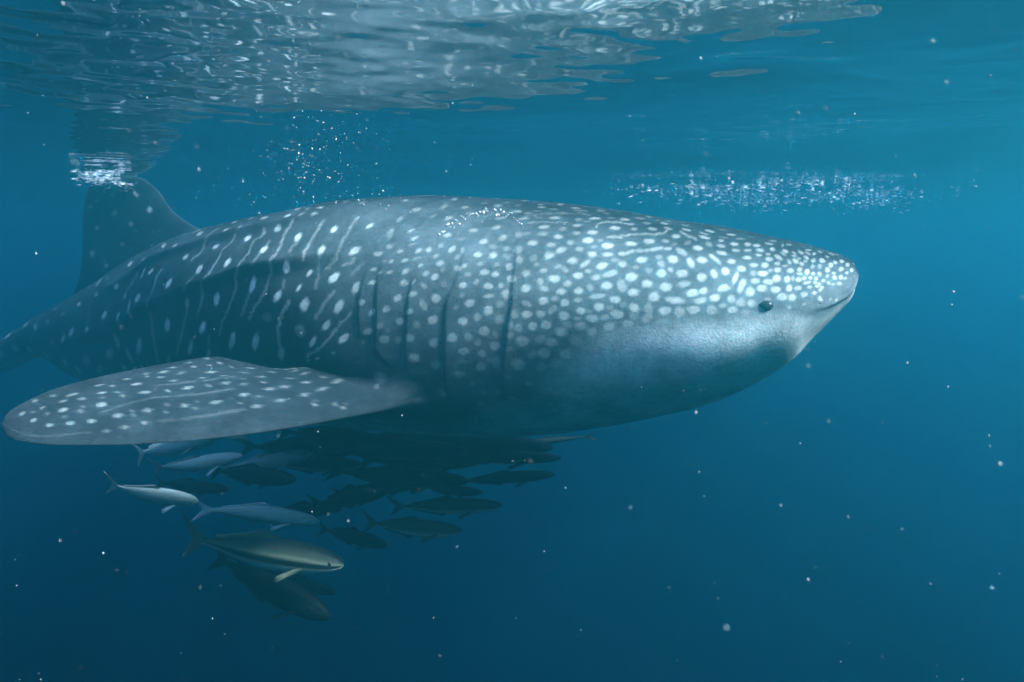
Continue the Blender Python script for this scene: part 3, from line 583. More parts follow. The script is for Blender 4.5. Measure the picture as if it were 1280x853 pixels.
PEC_SPOTS = [
    (913,889,14,9,174,50), (876,854,14,14,164,40), (833,772,23,10,178,80), (858,691,17,8,179,60), (817,655,15,12,-163,70), (858,526,18,15,152,100), (778,703,17,11,180,85), (778,844,22,10,180,60),
    (747,783,14,11,-167,60), (783,513,19,18,137,100), (897,667,13,9,150,60), (943,679,13,9,148,60), (920,422,14,11,134,85), (885,273,16,12,-163,85), (848,273,16,13,-160,80), (806,273,17,14,-139,90),
    (822,448,17,11,77,50), (817,526,13,10,-130,30), (759,309,18,16,120,90), (734,591,17,14,80,50), (740,667,14,10,-145,50), (728,358,15,10,84,40), (728,297,14,10,80,40), (753,156,16,14,-160,50),
    (783,128,15,12,-171,40), (858,396,14,10,144,30), (889,500,13,9,72,30), (778,617,12,8,-168,40), (920,617,8,7,150,30), (701,739,21,14,172,100), (694,591,19,15,175,100), (650,565,15,13,122,70),
    (635,863,21,14,167,85), (604,912,19,12,-170,60), (650,783,17,11,-174,60), (596,804,26,12,144,50), (620,703,19,11,-170,85), (564,863,15,12,-175,80), (564,946,20,9,170,70), (604,565,22,15,157,100),
    (564,552,19,14,109,55), (539,739,22,13,-179,100), (564,679,18,9,-177,85), (530,854,16,10,-159,70), (495,872,18,10,-117,80), (513,971,16,14,-124,60), (521,655,18,8,-172,80), (530,552,20,14,164,100),
    (477,804,26,11,-137,40), (430,844,21,12,152,95), (459,715,19,9,160,50), (477,591,19,9,162,60), (486,500,21,11,153,80), (701,345,19,17,84,85), (635,345,19,16,104,90), (572,321,26,17,161,90),
    (504,371,20,18,151,95), (495,217,25,17,171,70), (714,185,17,14,-131,60), (665,383,17,10,96,40), (672,285,16,13,81,35), (612,285,15,13,100,35), (604,371,12,11,87,30), (672,880,17,11,159,50),
    (672,835,14,8,175,70), (714,854,14,10,-173,70), (530,273,15,13,-168,30), (539,345,13,12,-164,20), (236,997,22,16,155,85), (236,804,26,20,144,100), (300,794,26,13,137,70), (311,889,23,9,146,100),
    (332,578,23,19,155,100), (402,474,27,17,140,85), (440,435,25,17,150,90), (440,552,19,11,161,90), (430,667,24,9,157,90), (362,691,21,11,152,85), (382,835,22,8,135,80), (342,989,17,6,180,90),
    (321,957,16,7,161,90), (300,1000,14,3,-172,70), (268,1000,16,4,-167,80), (279,642,18,16,128,50), (168,992,54,16,176,80), (134,835,41,23,156,100), (202,578,32,23,180,70), (268,513,36,20,144,70),
    (321,396,33,17,146,60), (382,321,26,18,129,70), (440,261,23,18,157,60), (202,750,34,19,115,30), (279,1000,12,5,-153,50), (214,371,23,14,-167,20), (477,321,21,14,178,30), (789,383,7,4,91,20),
    (783,396,7,4,92,20), (783,396,7,4,92,20), (778,396,7,4,93,20), (778,409,7,4,94,20), (772,409,7,4,95,20), (765,422,7,4,97,20), (765,422,7,5,96,20), (759,435,7,5,98,20),
    (759,435,7,5,98,20), (753,435,7,5,99,20), (753,435,7,5,99,20), (747,448,8,5,101,20), (747,448,8,5,101,20), (740,448,8,5,102,20), (740,448,8,5,102,20), (734,461,8,5,102,20),
    (734,461,8,5,102,20), (728,461,8,5,103,20), (728,461,8,5,103,20), (721,474,8,5,104,20), (721,461,8,5,104,20), (714,474,8,5,105,20), (714,474,8,5,105,20), (707,474,8,5,106,20),
    (707,474,8,5,106,20), (701,487,8,5,107,20), (701,474,8,5,107,20), (694,487,8,5,107,20), (694,487,8,5,107,20), (687,487,8,5,108,20), (687,487,8,5,108,20), (680,500,8,5,108,20),
    (680,487,8,5,101,20), (672,487,8,5,101,20), (672,487,8,5,101,20), (665,487,8,5,102,20), (665,487,8,5,102,20), (658,487,8,5,103,20), (658,474,8,5,103,20), (658,474,8,5,103,20),
    (650,474,8,5,104,20), (964,185,7,4,-165,12), (959,175,7,4,-163,12), (954,165,7,4,-160,12), (952,156,7,4,-159,12), (946,137,8,4,-156,12), (943,128,8,4,-156,12), (937,111,8,4,-156,12),
    (934,95,8,4,-157,12), (927,95,7,4,-165,12), (923,95,7,5,-164,12), (920,95,7,5,-163,12), (913,95,7,5,-161,12), (909,95,7,5,-160,12), (905,95,7,5,-159,12), (901,95,7,5,-158,12),
    (897,95,7,5,-157,12), (893,95,7,5,-155,12), (889,95,7,5,-154,12), (885,95,7,5,-149,12), (880,95,7,5,-147,12), (876,103,7,5,36,12), (871,103,7,5,37,12), (867,103,7,5,38,12),
    (862,103,7,5,40,12), (862,103,7,5,40,12), (858,111,7,5,42,12), (853,111,7,5,43,12), (848,111,7,5,43,12), (843,111,7,5,44,12), (843,111,7,5,44,12), (838,111,7,5,45,12),
    (833,120,7,5,47,12), (828,120,7,5,48,12), (828,120,7,5,48,12), (822,120,7,5,49,12), (817,120,7,5,50,12), (817,120,7,5,50,12), (812,120,7,5,51,12), (635,474,9,5,105,21),
    (628,474,9,5,106,21), (628,461,9,5,106,21), (620,474,9,5,107,21), (620,461,9,5,107,21), (612,474,10,6,111,21), (612,461,9,6,111,21), (604,474,10,6,112,21), (604,461,10,6,112,21),
    (604,448,9,6,111,21), (596,461,10,6,112,21), (596,448,10,5,113,21), (588,461,10,6,114,21), (588,448,10,6,114,21), (580,461,10,6,114,21), (580,448,10,6,114,21), (572,461,10,6,114,21),
    (572,448,10,6,114,21), (564,461,10,6,114,21), (564,461,10,6,114,21), (564,448,10,6,114,21), (556,461,10,6,114,21), (556,448,10,6,114,21), (547,461,10,6,114,21), (547,448,10,6,114,21),
    (539,461,10,6,114,21), (539,448,10,6,114,21), (530,461,10,6,113,21), (530,448,10,6,113,21), (521,461,10,6,112,21), (687,185,11,8,88,15), (680,185,11,8,89,15), (680,175,11,8,88,15),
    (672,185,11,8,90,15), (665,185,11,8,92,15), (665,175,11,7,94,15), (658,175,11,7,96,15), (650,185,11,7,98,15), (650,175,11,7,98,15), (643,175,11,7,99,15), (635,185,11,8,101,15),
    (620,185,11,8,104,18), (612,185,11,8,106,18), (604,185,12,8,107,18), (604,175,11,8,107,18), (596,185,12,8,108,18), (588,185,12,8,114,18), (588,185,12,8,114,18), (580,185,12,8,115,18),
    (580,185,12,8,115,18), (572,185,12,8,115,18), (564,196,12,8,116,18), (564,185,12,8,117,18), (556,196,12,8,118,18), (547,196,12,8,119,18), (547,185,12,8,119,18), (539,196,12,8,119,18),
    (530,196,13,8,120,18), (665,667,7,4,107,22), (658,679,7,4,108,22), (658,667,7,4,108,22), (658,655,7,4,107,22), (650,667,7,4,108,22), (650,655,7,4,108,22), (650,655,7,4,108,22),
    (643,667,7,4,108,22), (643,655,7,4,108,22), (643,642,7,4,108,22), (635,655,7,4,109,22), (635,655,7,4,109,22), (635,642,7,4,111,22), (628,655,7,4,112,22), (628,642,7,4,112,22),
    (628,642,7,4,112,22), (620,655,7,4,113,22), (620,642,7,4,113,22), (620,642,7,4,113,22), (612,655,7,4,114,22), (612,642,7,4,114,22), (612,642,7,4,114,22), (604,655,7,4,115,22),
    (604,642,7,4,114,22), (604,629,7,4,114,22), (596,655,7,4,115,22), (596,642,7,4,115,22), (596,629,7,4,115,22), (588,642,7,4,115,22), (588,642,7,4,115,22), (588,629,7,4,115,22),
    (580,642,7,4,115,22), (564,629,6,4,118,22), (564,617,6,4,118,22), (564,617,6,4,118,22), (556,629,6,4,117,22), (556,617,6,4,117,22), (556,617,6,4,117,22), (547,629,6,4,116,22),
    (547,629,6,4,116,22), (547,617,6,4,116,22), (547,617,6,4,116,22), (539,629,6,4,115,22), (539,617,6,4,112,22), (539,617,6,4,112,22), (530,629,6,4,110,22), (530,617,6,4,110,22),
    (530,617,6,4,110,22), (521,629,6,4,108,22), (521,629,6,4,108,22), (521,617,6,4,108,22), (521,604,6,4,108,22), (513,629,6,4,105,22), (513,617,6,4,106,22), (513,617,6,4,106,22),
    (504,629,6,4,103,22), (504,617,6,4,103,22), (504,617,6,4,103,22), (495,629,7,4,102,22), (495,629,7,4,102,22), (495,617,7,4,102,22), (495,604,6,4,103,22), (486,629,7,4,101,22),
]
DOR_SPOTS = [
    (539,578,44,24,104,90), (495,175,36,27,-129,100), (620,250,33,19,-122,75), (430,422,29,25,-106,75), (468,815,32,26,108,100), (311,880,41,33,115,90), (300,565,27,15,-105,75), (665,565,28,17,-90,45),
    (612,880,30,17,108,60), (191,739,39,16,110,75), (650,804,27,21,122,38), (372,409,22,11,-120,45), (701,691,32,17,104,30),
]
# </spots>
# <fin-geometry>
def fin_points(LE, TE, TIP, nrm, thick, nt, nc):
    LE, TE, TIP = np.array(LE), np.array(TE), np.array(TIP)
    t = 1 - (1 - np.linspace(0, 1, nt)) ** 2.0

    def curve(pts):
        pts = np.vstack([pts, TIP])
        u = np.concatenate([[0], np.cumsum(np.linalg.norm(np.diff(pts, axis=0), axis=1))])
        return pchip(u / u[-1], pts, t)
    A, B = curve(LE), curve(TE)
    c = (1 - np.cos(np.linspace(0, 2 * math.pi, 2 * nc, endpoint=False))) / 2      # 0 .. 1 .. 0
    side = np.where(np.arange(2 * nc) < nc, 1.0, -1.0)
    prof = 2.6 * (0.2969 * np.sqrt(c) - 0.126 * c - 0.3516 * c ** 2 + 0.2843 * c ** 3 - 0.1015 * c ** 4) * side
    nrm = np.array(nrm, float)
    nrm = nrm / np.linalg.norm(nrm)
    th = thick * (1 - t) ** 0.7 + 0.016
    th = th * np.sqrt(np.clip((1 - t) / 0.03, 0.01, 1))
    th = th * (1 + 1.3 * np.exp(-t / 0.11))
    P = A[:, None] * (1 - c[None, :, None]) + B[:, None] * c[None, :, None] + nrm * (th[:, None] * prof[None])[..., None]
    return P, t, c, side
# </fin-geometry>


PEC_LE = [(-0.26, 2.72, -0.935), (-0.329, 2.52, -0.928), (-0.464, 2.4, -0.949), (-0.616, 2.25, -0.949), (-0.808, 2.08, -0.944), (-0.957, 1.99, -0.938), (-1.111, 1.94, -0.933), (-1.26, 1.93, -0.93), (-1.369, 1.945, -0.923), (-1.41, 1.955, -0.908)]
PEC_TE = [(-0.57, 2.93, -0.74), (-0.591, 2.85, -0.766), (-0.647, 2.74, -0.81), (-0.72, 2.66, -0.836), (-0.844, 2.58, -0.834), (-0.977, 2.55, -0.802), (-1.062, 2.53, -0.782), (-1.19, 2.4, -0.788), (-1.296, 2.25, -0.798), (-1.369, 2.12, -0.812), (-1.411, 2.02, -0.838), (-1.429, 1.99, -0.857)]
PEC_TIP = [(-1.433, 1.97, -0.882)]
PEC_NRM = (0.25, 0.2, 0.95)
PEC_THICK = 0.105
DOR_LE = [(-1.707, 4.25, -0.37), (-1.877, 4.36, -0.304), (-2.079, 4.47, -0.191), (-2.187, 4.53, -0.067), (-2.306, 4.58, 0.01)]
DOR_TE = [(-3.029, 4.95, -0.763), (-2.908, 4.86, -0.61), (-2.858, 4.83, -0.423), (-2.816, 4.8, -0.188), (-2.732, 4.75, -0.032)]
DOR_TIP = [(-2.506, 4.67, 0.052)]
DOR_NRM = (-0.5, -0.86, 0)
DOR_THICK = 0.06

shark = empty("whale_shark", (-0.06, 2.87, -0.7))
tag(shark, "huge grey whale shark covered in white spots, swimming right just under the surface", "whale shark")


def child(o, parent=None):
    """parent o (built in world coordinates) to the shark or to one of its parts"""
    o.parent = parent or shark
    if not parent:                                   # parts of parts: their parent already stands at the world origin
        o.matrix_parent_inverse = Matrix.Translation(shark.location).inverted()
    return o


def unit(v):
    return v / (np.linalg.norm(v, axis=-1, keepdims=True) + 1e-9)


def surface_normals(P, wrap=True):
    gs = np.gradient(P, axis=0)
    gp = (np.roll(P, -1, 1) - np.roll(P, 1, 1)) if wrap else np.gradient(P, axis=1)
    N = unit(np.cross(gs, gp))
    if ((P - P.mean(1, keepdims=True)) * N).sum(-1).mean() < 0:
        N = -N
    e1 = unit(gs)
    return N, e1, unit(gp - (gp * e1).sum(-1, keepdims=True) * e1)


def body_phi(n=NP):
    u = np.linspace(0, 2 * math.pi, n, endpoint=False)
    return u + 0.3 * np.sin(2 * u)                    # finer on the flanks


def line_at(pts, S):
    """angle of a landmark line at arc lengths S"""
    a = np.array(sorted(pts))
    return np.interp(S, a[:, 0], a[:, 1]), a[0, 0], a[-1, 0]


def body_relief(S, pf, rad):
    """gill slits, flank ridges and mouth as relief (m); rad is the local girth radius"""
    d = np.zeros_like(S)
    for g in GILLS:
        g = np.array(g)
        order = np.argsort(g[:, 1])
        gp_, gs_ = g[order, 1], g[order, 0]
        x = S - pchip(gp_, gs_, np.clip(pf, gp_[0], gp_[-1]))
        win = sstep(gp_[0] - 0.02, gp_[0] + 0.18, pf) * sstep(gp_[-1] + 0.03, gp_[-1] - 0.06, pf)
        front = np.exp(np.minimum(x, 0) / 0.07) * 0.7
        back = -np.exp(-np.maximum(x, 0) / 0.06) * 0.8
        deep = 0.4 + 0.6 * sstep(gp_[0], gp_[-1], pf)
        d += 0.0055 * deep * win * (front + (back - front) * sstep(-0.007, 0.009, x))
    for pts, amp in RIDGES:
        ph, s0, s1 = line_at(pts, S)
        x = (pf - ph) * rad
        win = sstep(s0 - 0.25, s0 + 0.25, S) * sstep(s1 + 0.5, s1 - 0.1, S)
        d += amp * win * np.where(x < 0, np.exp(x / 0.10), np.exp(-(x / 0.045) ** 2) * 1.3 - 0.3 * np.exp(-x / 0.12))
    ph, s0, s1 = line_at(MOUTH, S)
    x = (pf - ph - 0.10) * rad
    win = sstep(s1 + 0.02, s1 - 0.14, S) * sstep(0.0, 0.004, S)
    d += win * (-0.0022 * np.exp(-(x / 0.020) ** 2) + 0.004 * np.exp(-((x + 0.03) / 0.02) ** 2))
    return d


def countershade_light_offset(S, pf):
    """0 on the back, 0.5 on the flank, 1 on the white belly; natural tones pushed to offset overhead light"""
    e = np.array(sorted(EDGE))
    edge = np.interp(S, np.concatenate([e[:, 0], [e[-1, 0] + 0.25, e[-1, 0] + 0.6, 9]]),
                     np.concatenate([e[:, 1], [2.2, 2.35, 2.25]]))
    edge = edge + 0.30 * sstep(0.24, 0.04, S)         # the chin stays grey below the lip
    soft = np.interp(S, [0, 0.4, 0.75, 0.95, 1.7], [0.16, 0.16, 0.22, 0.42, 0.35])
    lip = 0.42 + 0.58 * sstep(0.04, 0.38, S)  # front of the chin painted duller to offset the sun on it
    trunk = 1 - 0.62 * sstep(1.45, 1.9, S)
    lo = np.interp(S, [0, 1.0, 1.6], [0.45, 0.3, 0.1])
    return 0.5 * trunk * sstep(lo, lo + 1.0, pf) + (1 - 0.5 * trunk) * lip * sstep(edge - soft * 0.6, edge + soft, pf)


def ragged(P):
    """uneven outline for painted spots"""
    x, y, z = P[..., 0], P[..., 1], P[..., 2]
    return (1 + 0.10 * np.sin(97 * x + 31 * z + 2 * np.sin(61 * z)) * np.cos(83 * z - 47 * y)
            + 0.07 * np.sin(211 * x - 163 * z + 2 * np.sin(149 * y)))


def paint(val, P, E1, E2, a1, a2, spots, girth):
    """add soft elliptical spots to val; a1, a2 are the grid coordinates, girth converts a2 to metres"""
    for c1, c2, A, B, ang, k in spots:
        i = min(np.searchsorted(a1, c1), len(a1) - 1)
        j = min(np.searchsorted(a2, c2), len(a2) - 1)
        Rm = 1.5 * max(A, B)
        p0, e1, e2 = P[i, j], E1[i, j], E2[i, j]
        dj = Rm / max(girth[i], 0.02)
        ds = Rm * 1.2 if c1 > 0.35 else 0.25           # towards the blunt snout the rows crowd together
        dj = dj if c1 > 0.35 else dj * 2.5
        i0, i1 = np.searchsorted(a1, c1 - ds), np.searchsorted(a1, c1 + ds)
        j0, j1 = np.searchsorted(a2, c2 - dj), np.searchsorted(a2, c2 + dj)
        i1, j1 = max(i1, i0 + 1), max(j1, j0 + 1)
        D = P[i0:i1, j0:j1] - p0
        x, y = D @ e1, D @ e2
        c, s_ = math.cos(R(ang)), math.sin(R(ang))
        r = np.sqrt(((x * c + y * s_) / A) ** 2 + ((-x * s_ + y * c) / B) ** 2 + (np.linalg.norm(D, axis=-1) > 4 * Rm) * 9)
        if B > 0.0065:
            r = r * ragged(P[i0:i1, j0:j1])
        v = k * (1 - sstep(0.5, 1.15, r))
        np.maximum(val[i0:i1, j0:j1], v, out=val[i0:i1, j0:j1])


def extra_spots(base, s_max):
    """spots where the photograph shows none of the skin: top of the back, behind the fin, the tail"""
    rng = np.random.default_rng(3)
    out = []
    known = [(a, b) for a, b, *_ in base]
    e = np.array(sorted(EDGE))
    kn = np.array(known)
    for _ in range(5200):
        s_ = rng.uniform(0.01, s_max)
        ph = rng.uniform(0.0, 2.2)
        if ph > np.interp(s_, np.concatenate([e[:, 0], [e[-1, 0] + 0.3]]), np.concatenate([e[:, 1] - 0.05, [2.2]])):
            continue
        q = shark_frame(np.array([s_]))[0]
        rad = 0.5 * (q[4] + (q[2] - q[3]) / 2)
        gap = float(np.interp(s_, [0, 0.3, 1.3, 1.7, 9], [0.017, 0.034, 0.040, 0.13, 0.12])) * (1.25 if s_ > 1.6 else 1.15)
        d = np.hypot(kn[:, 0] - s_, (kn[:, 1] - ph) * max(rad, 0.05))
        if d.min() < gap:
            continue
        kn = np.vstack([kn, [s_, ph]])
        A = gap * rng.uniform(0.2, 0.3)
        out.append((s_, ph, A * 1.25, A * 0.9, rng.uniform(-15, 15) + (90 if 1.6 < s_ < 4 else 0), rng.uniform(0.5, 0.9) * (1 if s_ > 1.6 else 0.65)))
    return out


def build_body():
    s = shark_s_columns()
    phi = body_phi()
    P = shark_surface(s, phi)
    N, E1, E2 = surface_normals(P)
    S = np.repeat(s[:, None], NP, 1)
    PH = np.repeat(phi[None, :], len(s), 0)
    pf = np.minimum(PH, 2 * math.pi - PH)            # 0 back .. pi belly, the same on both flanks
    q = shark_frame(s)
    rad = 0.5 * (q[:, 4] + (q[:, 2] - q[:, 3]) / 2)
    # pattern first (on the smooth body), near flank, then mirrored to the far one
    H = NP // 2 + 1
    spot = np.zeros_like(S)
    base = [(a / 1000, b / 1000, c / 1000, d / 1000, e, f / 100) for a, b, c, d, e, f in SPOTS]
    spots = base + extra_spots(base, 8.6)
    paint(spot[:, :H], P[:, :H], E1[:, :H], E2[:, :H], s, phi[:H], spots, rad)
    spot[:, H:] = spot[:, 1:NP - H + 1][:, ::-1]
    disp = body_relief(S, pf, rad[:, None])
    # swelling where the pectoral fins grow out of the flank
    root = np.array([(-0.28, 2.52, -0.94), (-0.36, 2.50, -0.92), (-0.47, 2.53, -0.89), (-0.56, 2.6, -0.85), (-0.66, 2.68, -0.81)])
    dist = np.min([np.linalg.norm(P[:, :H] - r, axis=-1) for r in root], axis=0)
    sw = np.zeros_like(S)
    sw[:, :H] = 0.016 * np.exp(-(dist / 0.15) ** 2)
    sw[:, H:] = sw[:, 1:NP - H + 1][:, ::-1]
    P = P + N * (disp + sw)[..., None]
    V = np.vstack([P.reshape(-1, 3), P[0].mean(0)[None], P[-1].mean(0)[None]])
    Q = grid_quads(len(s), NP, True)
    me = mesh_np("body", V, Q)
    bm = bmesh.new(); bm.from_mesh(me); bm.verts.ensure_lookup_table()
    nv = len(V)
    for b0, tip in ((0, nv - 2), ((len(s) - 1) * NP, nv - 1)):
        for j in range(NP):
            bm.faces.new((bm.verts[b0 + j], bm.verts[b0 + (j + 1) % NP], bm.verts[tip])).smooth = True
    bmesh.ops.recalc_face_normals(bm, faces=bm.faces)
    bm.to_mesh(me); bm.free()
    belly = countershade_light_offset(S, pf)
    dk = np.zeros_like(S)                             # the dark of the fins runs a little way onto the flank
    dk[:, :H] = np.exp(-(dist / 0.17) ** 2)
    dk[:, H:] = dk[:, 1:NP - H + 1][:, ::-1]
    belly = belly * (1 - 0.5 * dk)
    dorsal = (0.5 + 0.5 * sstep(1.4, 1.9, S)) * sstep(0.2, 1.5, pf)                # spots dulled along the back, countering the light on it
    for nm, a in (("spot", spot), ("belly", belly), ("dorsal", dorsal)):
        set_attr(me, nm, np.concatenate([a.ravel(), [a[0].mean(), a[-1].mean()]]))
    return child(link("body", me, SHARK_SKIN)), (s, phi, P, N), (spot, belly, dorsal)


def fin(name, LE, TE, TIP, nrm, thick, spots=None, shade=0.3, nt=150, nc=110, mirror=False, skirt=None):
    """a fin lofted between a leading and a trailing edge that meet in a rounded tip"""
    P, t, c, side = fin_points(LE, TE, TIP, nrm, thick, nt, nc)
    val = np.zeros(P.shape[:2])
    if spots:
        N, E1, E2 = surface_normals(P)
        chord = np.linalg.norm(P[:, nc - 1] - P[:, 0], axis=1)
        span = np.linalg.norm(np.array(LE[0]) - np.array(TIP[0]))
        for a, b, A, B, ang, k in spots:
            paint_fin(val[:, :nc], P[:, :nc], E1[:, :nc], E2[:, :nc], t, c[:nc], (a / 1000, b / 1000, A / 1280, B / 1280, ang, 0.9 * k / 100), span, chord)
        val[:, nc:] = 0.6 * val[:, :nc][:, ::-1] if name == "dorsal_fin" else 0
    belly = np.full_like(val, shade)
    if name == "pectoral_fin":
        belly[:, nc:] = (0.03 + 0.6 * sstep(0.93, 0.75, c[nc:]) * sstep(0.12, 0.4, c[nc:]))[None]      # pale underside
    if mirror:
        P = mirror_points(P)
    dorsal = np.full_like(val, 0.9 if name == "dorsal_fin" else 0.12)
    if skirt:
        P, val, belly, dorsal = root_skirt(P, t, val, belly, dorsal, *skirt)
        nt = len(P)
    me = mesh_np(name, P.reshape(-1, 3), grid_quads(nt, 2 * nc, True))
    bm = bmesh.new(); bm.from_mesh(me)
    bmesh.ops.recalc_face_normals(bm, faces=bm.faces)
    bm.to_mesh(me); bm.free()
    set_attr(me, "spot", val)
    set_attr(me, "belly", belly)
    set_attr(me, "dorsal", dorsal)
    return child(link(name, me, SHARK_SKIN))


def root_skirt(P, t, val, belly, dorsal, t_out, t_in, flare, rows=18):
    """replace the buried root of a fin by a fillet that runs out tangentially over the flank"""
    k1, k0 = np.searchsorted(t, t_out), np.searchsorted(t, t_in)
    s, phi, B, N = BODY
    spot_b, belly_b, dorsal_b = BODY_SKIN
    c0 = P[k0].mean(0)
    near = np.linalg.norm(B - c0, axis=-1) < 0.75
    near[:, NP // 2 + 1:] = False
    pts, nrm = B[near], N[near]
    sk = np.stack([spot_b[near], belly_b[near], dorsal_b[near]], -1)

    def close(q):
        j = np.array([np.argmin(((pts - p) ** 2).sum(-1)) for p in q])
        return pts[j] + 0.0, nrm[j], sk[j]
    p1, p0 = P[k1], P[k0]
    chord = unit(p0[len(p0) // 2] - p0[0])
    thick = unit(np.cross(chord, unit(p1.mean(0) - c0)))
    r = p0 - c0
    a, b = r @ chord, r @ thick
    out = unit((a / (np.abs(a).max() ** 2))[:, None] * chord + (b / (np.abs(b).max() ** 2))[:, None] * thick)
    m, n_m, _ = close(p0)
    out = unit(out - (out * n_m).sum(-1, keepdims=True) * n_m)
    e, n_e, _ = close(m + out * flare)
    e = e - n_e * 0.003
    # Bezier handles: leave along the fin, arrive along the skin
    inward = unit(P[max(k1 - 4, 0)] - P[k1])
    L = np.linalg.norm(p1 - e, axis=-1, keepdims=True)
    h1 = p1 + inward * L * 0.50
    h2 = e - unit(e - m - ((e - m) * n_e).sum(-1, keepdims=True) * n_e) * L * 0.45 + n_e * 0.004
    f = np.linspace(0, 1, rows)[:-1, None, None]         # 0 on the flank .. 1 on the fin
    S_ = (1 - f) ** 3 * e + 3 * (1 - f) ** 2 * f * h2 + 3 * (1 - f) * f ** 2 * h1 + f ** 3 * p1
    lut = np.stack([close(row)[2] for row in S_])
    w = sstep(0.25, 0.95, np.linspace(0, 1, rows)[:-1])[:, None]
    mix = lambda kk, fin_v: np.vstack([lut[..., kk] * (1 - w) + fin_v[k1][None] * w, fin_v[k1:]])
    return np.vstack([S_, P[k1:]]), mix(0, val), mix(1, belly), mix(2, dorsal)


def paint_fin(val, P, E1, E2, t, c, spot, span, chord):
    t0, c0, A, B, ang, k = spot
    i = min(np.searchsorted(t, t0), len(t) - 1)
    j = min(np.searchsorted(c, c0), len(c) - 1)
    D = P - P[i, j]
    x, y = D @ E1[i, j], D @ E2[i, j]
    cc, ss = math.cos(R(ang)), math.sin(R(ang))
    r = np.sqrt(((x * cc + y * ss) / A) ** 2 + ((-x * ss + y * cc) / B) ** 2)
    np.maximum(val, k * (1 - sstep(0.45, 1.15, r * ragged(P))), out=val)


def mirror_points(P):
    """mirror a paired fin in the shark's own plane near the gills"""
    a = shark_frame(np.array([1.45]))[0]
    b = shark_frame(np.array([2.05]))[0]
    t = unit((b - a)[:2])
    n = np.array([-t[1], t[0], 0.0])
    o = np.array([a[0], a[1], 0.0])
    return P - 2 * ((P - o) @ n)[..., None] * n


def spot_on_body(at, near=True):
    """displaced surface point, normal and heading at body coordinates"""
    s_, ph = at
    s, phi, P, N = BODY
    i = min(np.searchsorted(s, s_), len(s) - 1)
    j = np.abs(phi - (ph if near else 2 * math.pi - ph)).argmin()
    return P[i, j], N[i, j], unit(P[i - 3, j] - P[i + 3, j])


def sunk_blob(name, at, near, half, mat, parent, sink=0.55, point=0.0):
    """a small lens-shaped eye or nostril set into the skin; point draws it out to a tear drop"""
    p, n, f = spot_on_body(at, near)
    u = unit(np.cross(n, f))
    if u[2] < 0:
        u = -u
    bm = bmesh.new()
    bmesh.ops.create_uvsphere(bm, u_segments=20, v_segments=12, radius=1.0)
    for v in bm.verts:
        x, y, z = v.co
        if point and x < 0:
            y = y * (1 - 0.75 * point * x * x) + 0.55 * point * x * x
        q = p + f * x * half[0] + u * y * half[1] + n * (z - sink) * half[2]
        v.co = q
    for fc in bm.faces:
        fc.smooth = True
    bmesh.ops.recalc_face_normals(bm, faces=bm.faces)
    me = bpy.data.meshes.new(name); bm.to_mesh(me); bm.free()
    return child(link(name, me, mat), parent)


def gill_slit(g, near):
    """dark slot lying in the groove behind a gill flap"""
    s, phi, P, N = BODY
    g = np.array(g)[np.argsort(np.array(g)[:, 1])]
    ph = np.linspace(g[0, 1] + 0.35 * (g[-1, 1] - g[0, 1]), g[-1, 1], 40)
    sl = pchip(g[:, 1], g[:, 0], ph)
    V = []
    for k, (a, b) in enumerate(zip(sl, ph)):
        wd = 0.0045 * (k / 39 + 0.04) ** 0.8 * (1 if k < 36 else (39.5 - k) / 4)
        j = np.abs(phi - (b if near else 2 * math.pi - b)).argmin()
        for ds in (0.0035, 0.0035 + wd):
            i = np.searchsorted(s, a + ds)
            V.append(P[i, j] + N[i, j] * 0.0012)
    me = mesh_np("gill_slit", V, grid_quads(40, 2))
    return child(link("gill_slit", me, DARK_SKIN))


body, BODY, BODY_SKIN = build_body()
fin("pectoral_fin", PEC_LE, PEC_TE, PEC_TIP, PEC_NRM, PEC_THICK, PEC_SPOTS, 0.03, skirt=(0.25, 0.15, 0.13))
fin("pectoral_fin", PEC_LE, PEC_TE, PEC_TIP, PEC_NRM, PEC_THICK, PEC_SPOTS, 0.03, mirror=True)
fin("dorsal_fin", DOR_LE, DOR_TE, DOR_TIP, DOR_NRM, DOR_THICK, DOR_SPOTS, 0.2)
for near in (True, False):
    sunk_blob("eye", EYE_AT, near, (0.021, 0.017, 0.012), EYE_MAT, body, 0.35, 1.0)
    sunk_blob("nostril", NOSTRIL_AT, near, (0.012, 0.009, 0.006), DARK_SKIN, body, 0.6)
    for g in GILLS:
        gill_slit(g, near)
# tail, mostly lost in the blue beyond the left edge
fin("caudal_fin", [(-6.55, 6.82, -1.46), (-6.95, 6.97, -1.25), (-7.35, 7.14, -0.85), (-7.65, 7.28, -0.45)],
    [(-7.0, 6.99, -1.50), (-7.2, 7.08, -1.35), (-7.5, 7.21, -0.95), (-7.72, 7.31, -0.55)], [(-7.78, 7.34, -0.30)], (0.4, 0.9, 0), 0.05, nt=50, nc=30)
fin("caudal_fin", [(-6.6, 6.84, -1.48), (-6.85, 6.95, -1.65), (-7.05, 7.03, -1.85)],
    [(-7.0, 7.0, -1.44), (-7.1, 7.05, -1.6), (-7.18, 7.09, -1.8)], [(-7.22, 7.1, -2.0)], (0.4, 0.9, 0), 0.05, nt=50, nc=30)


